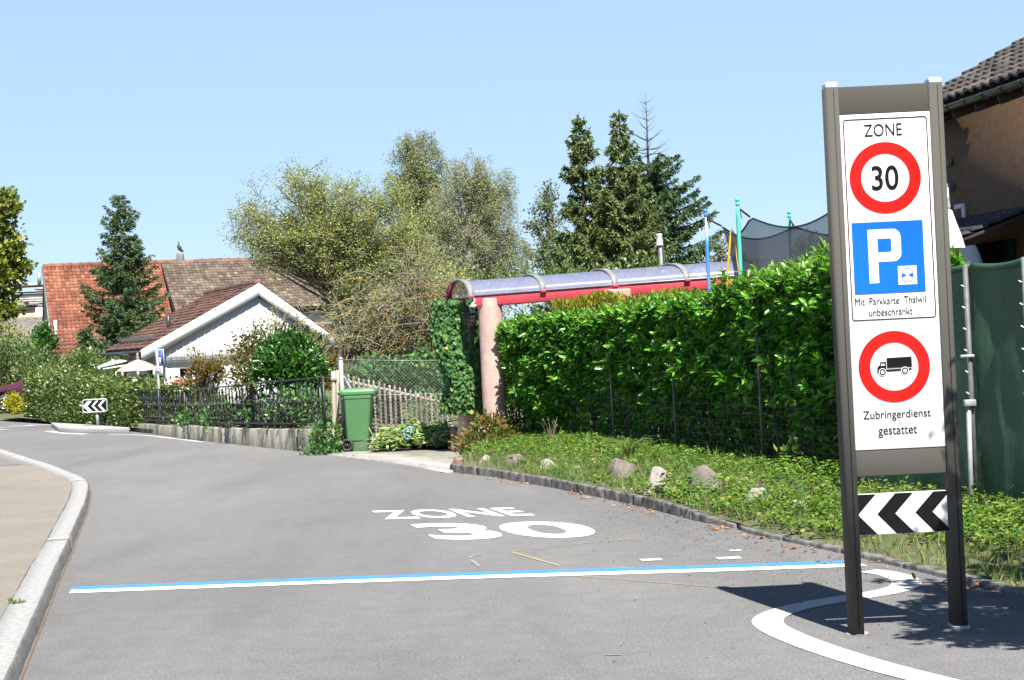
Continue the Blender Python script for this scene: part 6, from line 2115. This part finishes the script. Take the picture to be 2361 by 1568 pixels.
def tangle(name, label, boxes, seed, Y, n, leafm, nleaf):
    """a thicket of bare arching twigs"""
    r = rng(seed)
    b = W(boxes[0][0], 940, Y)
    root = thing(name, label, 'bush', (b.x, Y, .1))
    mb = MB(); tips = []
    for (px, py, wx, wz, k) in boxes:
        for _ in range(int(n * k)):
            e = np.array(at_px(px + r.normal(0, wx * .62), py + r.normal(0, wz * .62), Y + r.normal(0, .55)))
            s = np.array([W(px + r.normal(0, wx * .5), 940, Y).x, Y + r.normal(0, .3), max(.15, e[2] - r.uniform(.5, 1.5))])
            out = np.array([r.normal(0, .5), r.normal(0, .3), r.normal(-.05, .30)])
            q = path3(s, e, r, .22, .05, 5)
            q2 = path3(q[-1], q[-1] + out * .8, r, .12, .05, 4)[1:]
            qq = np.concatenate([q, q2])
            mb.tube(qq, np.linspace(.013, .0035, len(qq)), 4, cap=False)
            for _k in range(5):
                i = r.integers(2, len(qq)); d = rand_dirs(r, 1)[0] * r.uniform(.15, .45); d[2] *= .6
                mb.tube([qq[i], qq[i] + d * .5 + np.array([0, 0, .02]), qq[i] + d], [.0055, .0045, .003], 3, cap=False)
                tips.append(qq[i] + d * r.random())
    mb.build('branches', M['twig'], root)
    T = np.array(tips); i = r.integers(0, len(T), nleaf)
    lm = MB(); s = r.uniform(.04, .075, nleaf)
    lm.leaves(T[i] + r.normal(0, .05, (nleaf, 3)), rand_dirs(r, nleaf), rand_dirs(r, nleaf), s, s * .5); lm.build('foliage', leafm, root)
tangle('bare_thicket', 'tangle of bare brown twigs with yellow lichen above the chain link fence', [(920, 740, 95, 90, .45), (985, 690, 50, 110, .25), (850, 760, 60, 70, .2), (815, 770, 26, 50, .1)], 17, 33.6, 330, M['birch'], 6000)
tangle('bare_thicket', 'low dry thicket of thin twigs arching in front of the white gable', [(655, 742, 50, 20, .5), (725, 800, 30, 40, .5)], 18, 33.0, 46, M['elder'], 420)
bush('ivy_bush', 'ivy bush low between the sparse tree and the bare thicket', 'bush', [pblob(885, 790, 37.5, 95, 80, .6), pblob(960, 790, 37.5, 70, 70, .6)], 118, M['mixed'], (.085, .055), 5200, clump=.16, base=(W(860, 900, 37.5).x, 37.5, .1))
bush('backdrop_shrub', 'olive shrubs closing the view behind the bare thicket', 'bush', [pblob(930, 660, 48, 110, 90, 1.2), pblob(1040, 690, 48, 80, 70, 1.0), pblob(820, 700, 48, 70, 70, 1.0)], 119, M['elder'], (.10, .055), 5200, clump=.26, base=(W(950, 880, 48).x, 48, .1))

# birches
Y = 66.0
b = W(965, 880, Y)
tree('birch_tree', 'tall drooping birch with pale trunk, highest of the broadleaf trees', 'tree', (b.x, Y, 0), at_px(962, 310, Y),
     [(*pblob(958, 318, Y, 46, 22), 16), (*pblob(925, 372, Y, 34, 44), 16), (*pblob(990, 362, Y, 44, 44), 22), (*pblob(950, 425, Y, 62, 36), 26), (*pblob(1015, 430, Y, 56, 50), 26), (*pblob(935, 500, Y, 50, 60), 24), (*pblob(1000, 520, Y, 84, 60), 34), (*pblob(960, 590, Y, 90, 50), 30)],
     25, M['bark_pale'], M['birch'], .13, (.066, .042), 310, .42, .65, lift=.10, fork=.40, twig_n=7)
Y = 62.0
b = W(1110, 880, Y)
tree('willow_tree', 'grey-green broad tree with hanging twigs between birch and spruces', 'tree', (b.x, Y, 0), at_px(1090, 420, Y),
     [(*pblob(1080, 395, Y, 62, 44), 26), (*pblob(1140, 410, Y, 52, 44), 24), (*pblob(1060, 480, Y, 80, 66), 36), (*pblob(1150, 490, Y, 62, 66), 34), (*pblob(1090, 570, Y, 120, 60), 54), (*pblob(1185, 590, Y, 46, 60), 22), (*pblob(1040, 640, Y, 110, 50), 36), (*pblob(1170, 650, Y, 80, 40), 26)],
     26, M['bark_pale'], M['willow'], .15, (.062, .032), 330, .42, .45, lift=.14, fork=.34, twig_n=8)
Y = 72.0
b = W(1262, 880, Y)
tree('ash_tree', 'thin dull green tree showing sky through, left of the spruces', 'tree', (b.x, Y, 0), at_px(1258, 440, Y),
     [(*pblob(1252, 450, Y, 34, 30), 9), (*pblob(1240, 510, Y, 32, 40), 10), (*pblob(1275, 540, Y, 36, 60), 14), (*pblob(1245, 600, Y, 44, 40), 12)],
     27, M['bark_pale'], M['ash'], .10, (.14, .08), 70, .45, .1, fork=.35, twig_n=6)
# three tall spruces
GS = 'tall spruces behind the canopy'
Y = 64.0
for (px, pt, Yk, w, sd, mm_, droop, bt, cones, lab, dens, prof) in (
        (1352, 262, 64.0, 5.6, 31, 'spruce_a', .42, 0, .10, 'leftmost of the three tall spruces, slim with a pointed leader', 1.1, 1.0),
        (1436, 256, 62.5, 6.4, 32, 'spruce_a', .55, 0, .30, 'middle tall spruce with drooping cone laden top', 1.1, 1.0),
        (1502, 215, 66.0, 8.8, 33, 'spruce_b', .25, .24, .20, 'rightmost tall spruce with a bare dead leader', 1.1, .95)):
    p = W(px + 14, 860, Yk)
    spruce('spruce_tree', lab, (p.x, Yk, 0), W(px, pt, Yk).z, w, sd, M[mm_], droop, bare_top=bt, cones=cones, density=dens * 3.0, group=GS, profile=prof, nl=.135, gap=.04)
Y = 80.0
b = W(1668, 860, Y)
tree('beech_tree', 'small brownish tree right of the spruces behind the blue pole', 'tree', (b.x, Y, 0), at_px(1665, 560, Y),
     [(*pblob(1665, 580, Y, 30, 34), 10), (*pblob(1690, 620, Y, 30, 30), 10), (*pblob(1640, 625, Y, 30, 30), 8)], 28, M['bark'], M['russet'], .12, (.13, .08), 90, .45)
Y = 60.0
b = W(1875, 860, Y)
tree('maple_tree', 'round olive tree seen through the trampoline net', 'tree', (b.x, Y, 0), at_px(1875, 580, Y),
     [(*pblob(1880, 590, Y, 46, 46), 20), (*pblob(1850, 630, Y, 46, 36), 16), (*pblob(1905, 630, Y, 40, 36), 14)], 29, M['bark'], M['birch'], .14, (.11, .07), 110, .42)
bush('backdrop_shrub', 'green shrubs low behind the red canopy under the spruces', 'bush', [pblob(1300, 650, 56, 120, 40, 1.2), pblob(1480, 650, 56, 120, 40, 1.2), pblob(1650, 665, 56, 90, 36, 1.2), pblob(1150, 680, 56, 110, 40, 1.2)], 121, M['bush_mid'], (.12, .07), 5200, clump=.25, base=(W(1400, 860, 56).x, 56, .1))

# ------------------------------------------------------------------ tree just outside the frame at the right: shades the ground and one post
tree('cherry_tree', 'broadleaf tree overhanging from the right edge, one leafy twig in view', 'tree', (4.35, 7.5, .05), (4.1, 7.7, 3.6),
     [((3.20, 8.15, 3.05), (.50, .75, .40), 46), ((3.6, 8.7, 3.6), (.7, .7, .5), 34), ((4.0, 7.4, 3.6), (.8, .9, .6), 30), ((2.98, 7.65, 2.80), (.45, .45, .35), 34), ((3.6, 7.6, 2.9), (.5, .6, .4), 26)],
     41, M['bark'], M['bush_dark'], .09, (.095, .05), 70, .20, .1, twig_n=5, folded=True)

# ------------------------------------------------------------------ verge planting
def verge_plants():
    r = rng(51)
    # grass
    n = 38000
    s = r.random(n); t = r.random(n) ** .8 * 1.05 + .02
    P = verge_point(s, t)
    keep = (P[:, 1] > 8.5) & (r.random(n) < np.clip(.55 + .4 * np.sin(P[:, 1] * 1.3 + t * 3) + .3 * (P[:, 1] > 18) + .3 * (P[:, 1] < 13.5), .25, 1))
    P = P[keep]; n = len(P)
    D = nrm(np.stack([r.normal(0, .38, n), r.normal(0, .38, n), np.ones(n)], 1))
    Lg = r.uniform(.05, .16, n) * np.where(r.random(n) < .08, 1.7, 1)
    mb = MB(); mb.leaves(P - D * .02, D, rand_dirs(r, n), Lg, r.uniform(.005, .011, n))
    tag(mb.build('grass', M['grass']), 'uneven green grass growing on the verge under the hedge', 'grass', kind='stuff')
    # broad leaved ground cover in rosettes
    n = 8600
    s = r.random(n); t = r.random(n) ** .75 * 1.05 + .03
    P = verge_point(s, t)
    dens = np.clip(.55 + .45 * np.sin(P[:, 0] * 2.2 + P[:, 1] * 1.1) + .35 * (P[:, 1] < 17.5), .12, 1)
    keep = (P[:, 1] > 8.5) & (r.random(n) < dens) & ~((P[:, 1] < 13.2) & (t < .30))
    P = P[keep]; n = len(P)
    hgt = r.uniform(.03, .17, n) * np.where(P[:, 1] < 18, 1.15, .75)
    A = []
    for k in range(7):
        a = k * .9 + r.uniform(0, 6.28, n)
        d = nrm(np.stack([np.cos(a), np.sin(a), r.normal(.15, .3, n)], 1))
        pos = P + np.c_[r.normal(0, .035, (n, 2)), hgt * r.uniform(.45, 1.0, n)]
        A.append((pos, d, nrm(np.stack([r.normal(0, .3, n), r.normal(-.1, .3, n), np.ones(n)], 1)), r.uniform(.026, .056, n)))
    pos, d, nm, ss = [np.concatenate([a[i] for a in A]) for i in range(4)]
    mb = MB(); mb.leaves_folded(pos, d, nm, ss, ss * .58, .08, .15)
    tag(mb.build('ground_cover', M['cover']), 'leafy ground cover plants spreading between the boulders', 'ground cover', kind='stuff')
    # fallen leaves and grit
    n = 620
    t_ = r.random(n); Pk = resample(list(kr2[::-1]) + list(kr[::-1]), 400)
    i = r.integers(60, 399, n); w = np.abs(r.normal(0, .10, n)) * np.where(i < 200, 1.6, 1)
    Nn = offset(Pk, 1.0) - Pk[:, :2]
    base = np.c_[Pk[i, :2] + Nn[i] * (.02 + w[:, None]), np.full(n, .008)]
    clump = np.sin(Pk[i, 1] * 3.1) + np.sin(Pk[i, 1] * 7.7)
    base = base[(clump > .2) | (r.random(n) < .12)]
    v = verge_point(r.random(260), r.random(260) * .9); v[:, 2] += .05
    base = np.concatenate([base, v[v[:, 1] > 8.5]]); n = len(base)
    d = nrm(np.c_[r.normal(size=(n, 2)), r.normal(0, .12, n)])
    sz = r.uniform(.022, .06, n)
    mb = MB(); mb.leaves_folded(base, d, nrm(np.c_[r.normal(0, .3, (n, 2)), np.ones(n)]), sz, sz * .55, .12, -.2)
    tag(mb.build('fallen_leaves', M['dead_leaf']), 'dry orange leaves lying along the kerb', 'fallen leaves', kind='stuff')
    n = 3400
    x = r.normal(1.5, .75, n); y = 9.0 + 8.5 * r.random(n) ** 1.1
    kx = np.interp(y, Pk[:, 1], Pk[:, 0])
    ok = (x < kx - .02) & (r.random(n) < np.clip(1.1 - (kx - x) * .62, .06, 1))
    x, y = x[ok], y[ok]; n = len(x)
    V = []
    sz = r.uniform(.0025, .0075, n)
    q = rand_dirs(r, n)
    mb = MB(); c = np.stack([x, y, sz * .6], 1)
    tet = np.array([[1, 1, .2], [-1, -.3, .3], [.2, -1, .1], [0, .1, 1.0]])
    ang = r.uniform(0, 6.28, n)
    for k in range(4):
        tx, ty, tz = tet[k]
        V.append(c + np.stack([tx * np.cos(ang) - ty * np.sin(ang), tx * np.sin(ang) + ty * np.cos(ang), np.full(n, tz) * .9 - .3], 1) * sz[:, None])
    V = np.stack(V, 1).reshape(-1, 3); bs = np.arange(n)[:, None] * 4
    mb.add(V, np.concatenate([bs + np.array([f]) for f in ((0, 1, 3), (1, 2, 3), (2, 0, 3), (0, 2, 1))]))
    M['grit'] = island_mat('road_grit', [(0, (.03, .03, .03)), (.7, (.07, .065, .06)), (.93, (.20, .19, .18)), (1, (.4, .4, .38))], .9)
    tag(mb.build('grit', M['grit']), 'dark loose chippings scattered over the asphalt beside the kerb', 'grit', kind='stuff')
verge_plants()

def boulder(label, px, py, w, h, seed, m, squash=.8, tilt=0.0):
    r = rng(seed)
    g_ = G(px, py + h * .45, .13)
    z = verge_at(g_.x, g_.y)
    g_ = G(px, py + h * .45, z)
    rx, rz = px_r(w / 2, g_.y) * 1.30, px_r(h, g_.y)
    nu, nv = 36, 20
    ph = r.uniform(0, 6.28, 8)
    planes = []
    for fn in range(8):
        q = np.array([r.normal(), r.normal() - .25, abs(r.normal(.35, .5))]); q /= np.linalg.norm(q)
        planes.append((q, r.uniform(.60, .86)))
    V = []
    for j in range(nv + 1):
        for i in range(nu):
            a, b = 2 * math.pi * i / nu, -.45 + (math.pi / 2 + .45) * j / nv
            d = np.array([math.cos(a) * math.cos(b), math.sin(a) * math.cos(b), math.sin(b)])
            cb = math.cos(b)
            k = 1 + cb * (.12 * math.sin(2 * a + ph[0] + b) + .08 * math.sin(3 * a + ph[1] - 2 * b) + .05 * math.sin(5 * a + ph[2] + 3 * b) + r.normal(0, .010))
            for nv_, off in planes:                     # flat broken faces
                c = d @ nv_
                if c > .1: k = min(k, off / c)
            V.append((g_.x + rx * k * d[0] + tilt * rx * d[2], g_.y + rx * squash * k * d[1] + rx * .4, z - .05 + rz * 1.20 * k * d[2]))
    F = [(j * nu + i, j * nu + (i + 1) % nu, (j + 1) * nu + (i + 1) % nu, (j + 1) * nu + i) for j in range(nv) for i in range(nu)]
    F.append(tuple(nv * nu + i for i in range(nu)))
    mb = MB(); mb.add(V, F)
    o = mb.build('boulder', m, smooth=True, base=(g_.x, g_.y, z))
    tag(o, label, 'boulder', 'boulders set in the verge')
boulder('reddish flat boulder at the far end of the verge beside the driveway', 1058, 1060, 34, 26, 1, M['stone_red'], tilt=.3)
boulder('small beige boulder under the flowering shrub', 1120, 1058, 28, 24, 2, M['stone_b'])
boulder('flat grey boulder right of the flowering shrub, half sunk in grass', 1190, 1048, 42, 18, 3, M['stone_a'])
boulder('small pale-topped boulder in the grass right of the flat grey one', 1262, 1064, 38, 20, 4, M['stone_b'])
boulder('low pale boulder nearly hidden in long grass near the kerb', 1330, 1080, 34, 20, 5, M['stone_b'])
boulder('brown-grey pointed boulder below the tuft of tall grass', 1440, 1074, 66, 46, 6, M['stone_a'], tilt=-.1)
boulder('upright beige boulder between the pointed and the dark one', 1512, 1100, 54, 46, 17, M['stone_b'], tilt=.2)
boulder('large dark boulder with brown lichen, biggest on the verge', 1642, 1102, 92, 56, 8, M['stone_c'])
boulder('pale upright boulder nearest to the zone sign', 1742, 1148, 62, 60, 9, M['stone_b'], tilt=.25)
boulder('small flat pale stone between the pale boulder and the sign post', 1842, 1150, 40, 14, 10, M['stone_b'])

bush('flowering_shrub', 'spreading shrub with small red berries in front of the pink column', 'bush', [((W(1135, 1025, 25.4).x, 25.4, .28), (.34, .30, .30)), ((W(1100, 1045, 25.2).x, 25.2, .18), (.28, .28, .20)), ((W(1165, 1045, 25.0).x, 25.0, .20), (.22, .25, .20))], 131, M['coton'], (.055, .034), 5200, clump=.06, base=(W(1130, 1060, 25.2).x, 25.2, .08))
bush('shade_plant', 'dark leafy plant filling the gap between the pink column and the laurel', 'bush', [pblob(1192, 935, 26.3, 26, 62, .25)], 133, M['bush_dark'], (.08, .04), 900, clump=.08, base=(W(1192, 1000, 26.3).x, 26.3, .1))
# tall grass tufts, a dry weed and seedlings on the verge
def tuft(name, label, px, py, n, L, seed, m, spread=.5, droop=.5):
    r = rng(seed); g_ = G(px, py, .2); z = verge_at(g_.x, g_.y) if px > 800 else H; g_ = G(px, py, z)
    mb = MB()
    for k in range(n):
        a = r.uniform(0, 6.28); d = np.array([math.cos(a) * spread, math.sin(a) * spread, 1.0]); d /= np.linalg.norm(d)
        l = L * r.uniform(.6, 1.1)
        b = np.array([g_.x + r.normal(0, .1 * L), g_.y + r.normal(0, .1 * L), z - .01])
        q = [b + d * l * t + np.array([math.cos(a), math.sin(a), 0]) * l * .45 * t * t * droop - np.array([0, 0, 1]) * l * droop * .5 * t ** 3 for t in np.linspace(0, 1, 5)]
        mb.tube(q, [.004, .004, .003, .0025, .0015], 3, cap=False)
        if k % 4 == 0:
            mb.leaves([q[-1] - d * .02] * 4, [d + r.normal(0, .4, 3) for _ in range(4)], rand_dirs(r, 4), .05, .012)
    tag(mb.build(name, m, base=(g_.x, g_.y, z)), label, 'plant')
tuft('grass_tuft', 'tall arching grass tuft above the brown-grey boulder', 1455, 1048, 70, .42, 61, M['grass'], .5, .9)
tuft('kerb_weed', 'tiny green weed growing in the joint behind the left kerb', 43, 1390, 24, .055, 63, M['grass'], .8, .8)
tuft('dry_weed', 'dry brown flower stalk standing before the wire mesh', 1275, 1022, 14, .40, 62, M['twig'], .22, .2)
bush('leafy_weed', 'tall pale leafy weed growing between hedge and sign', 'plant', [((G(1827, 1085, .25).x, G(1827, 1085, .25).y, .42), (.08, .08, .16))], 141, M['cover'], (.09, .05), 60, clump=.03, stems=3, base=(G(1827, 1085, .25).x, G(1827, 1085, .25).y, .2))
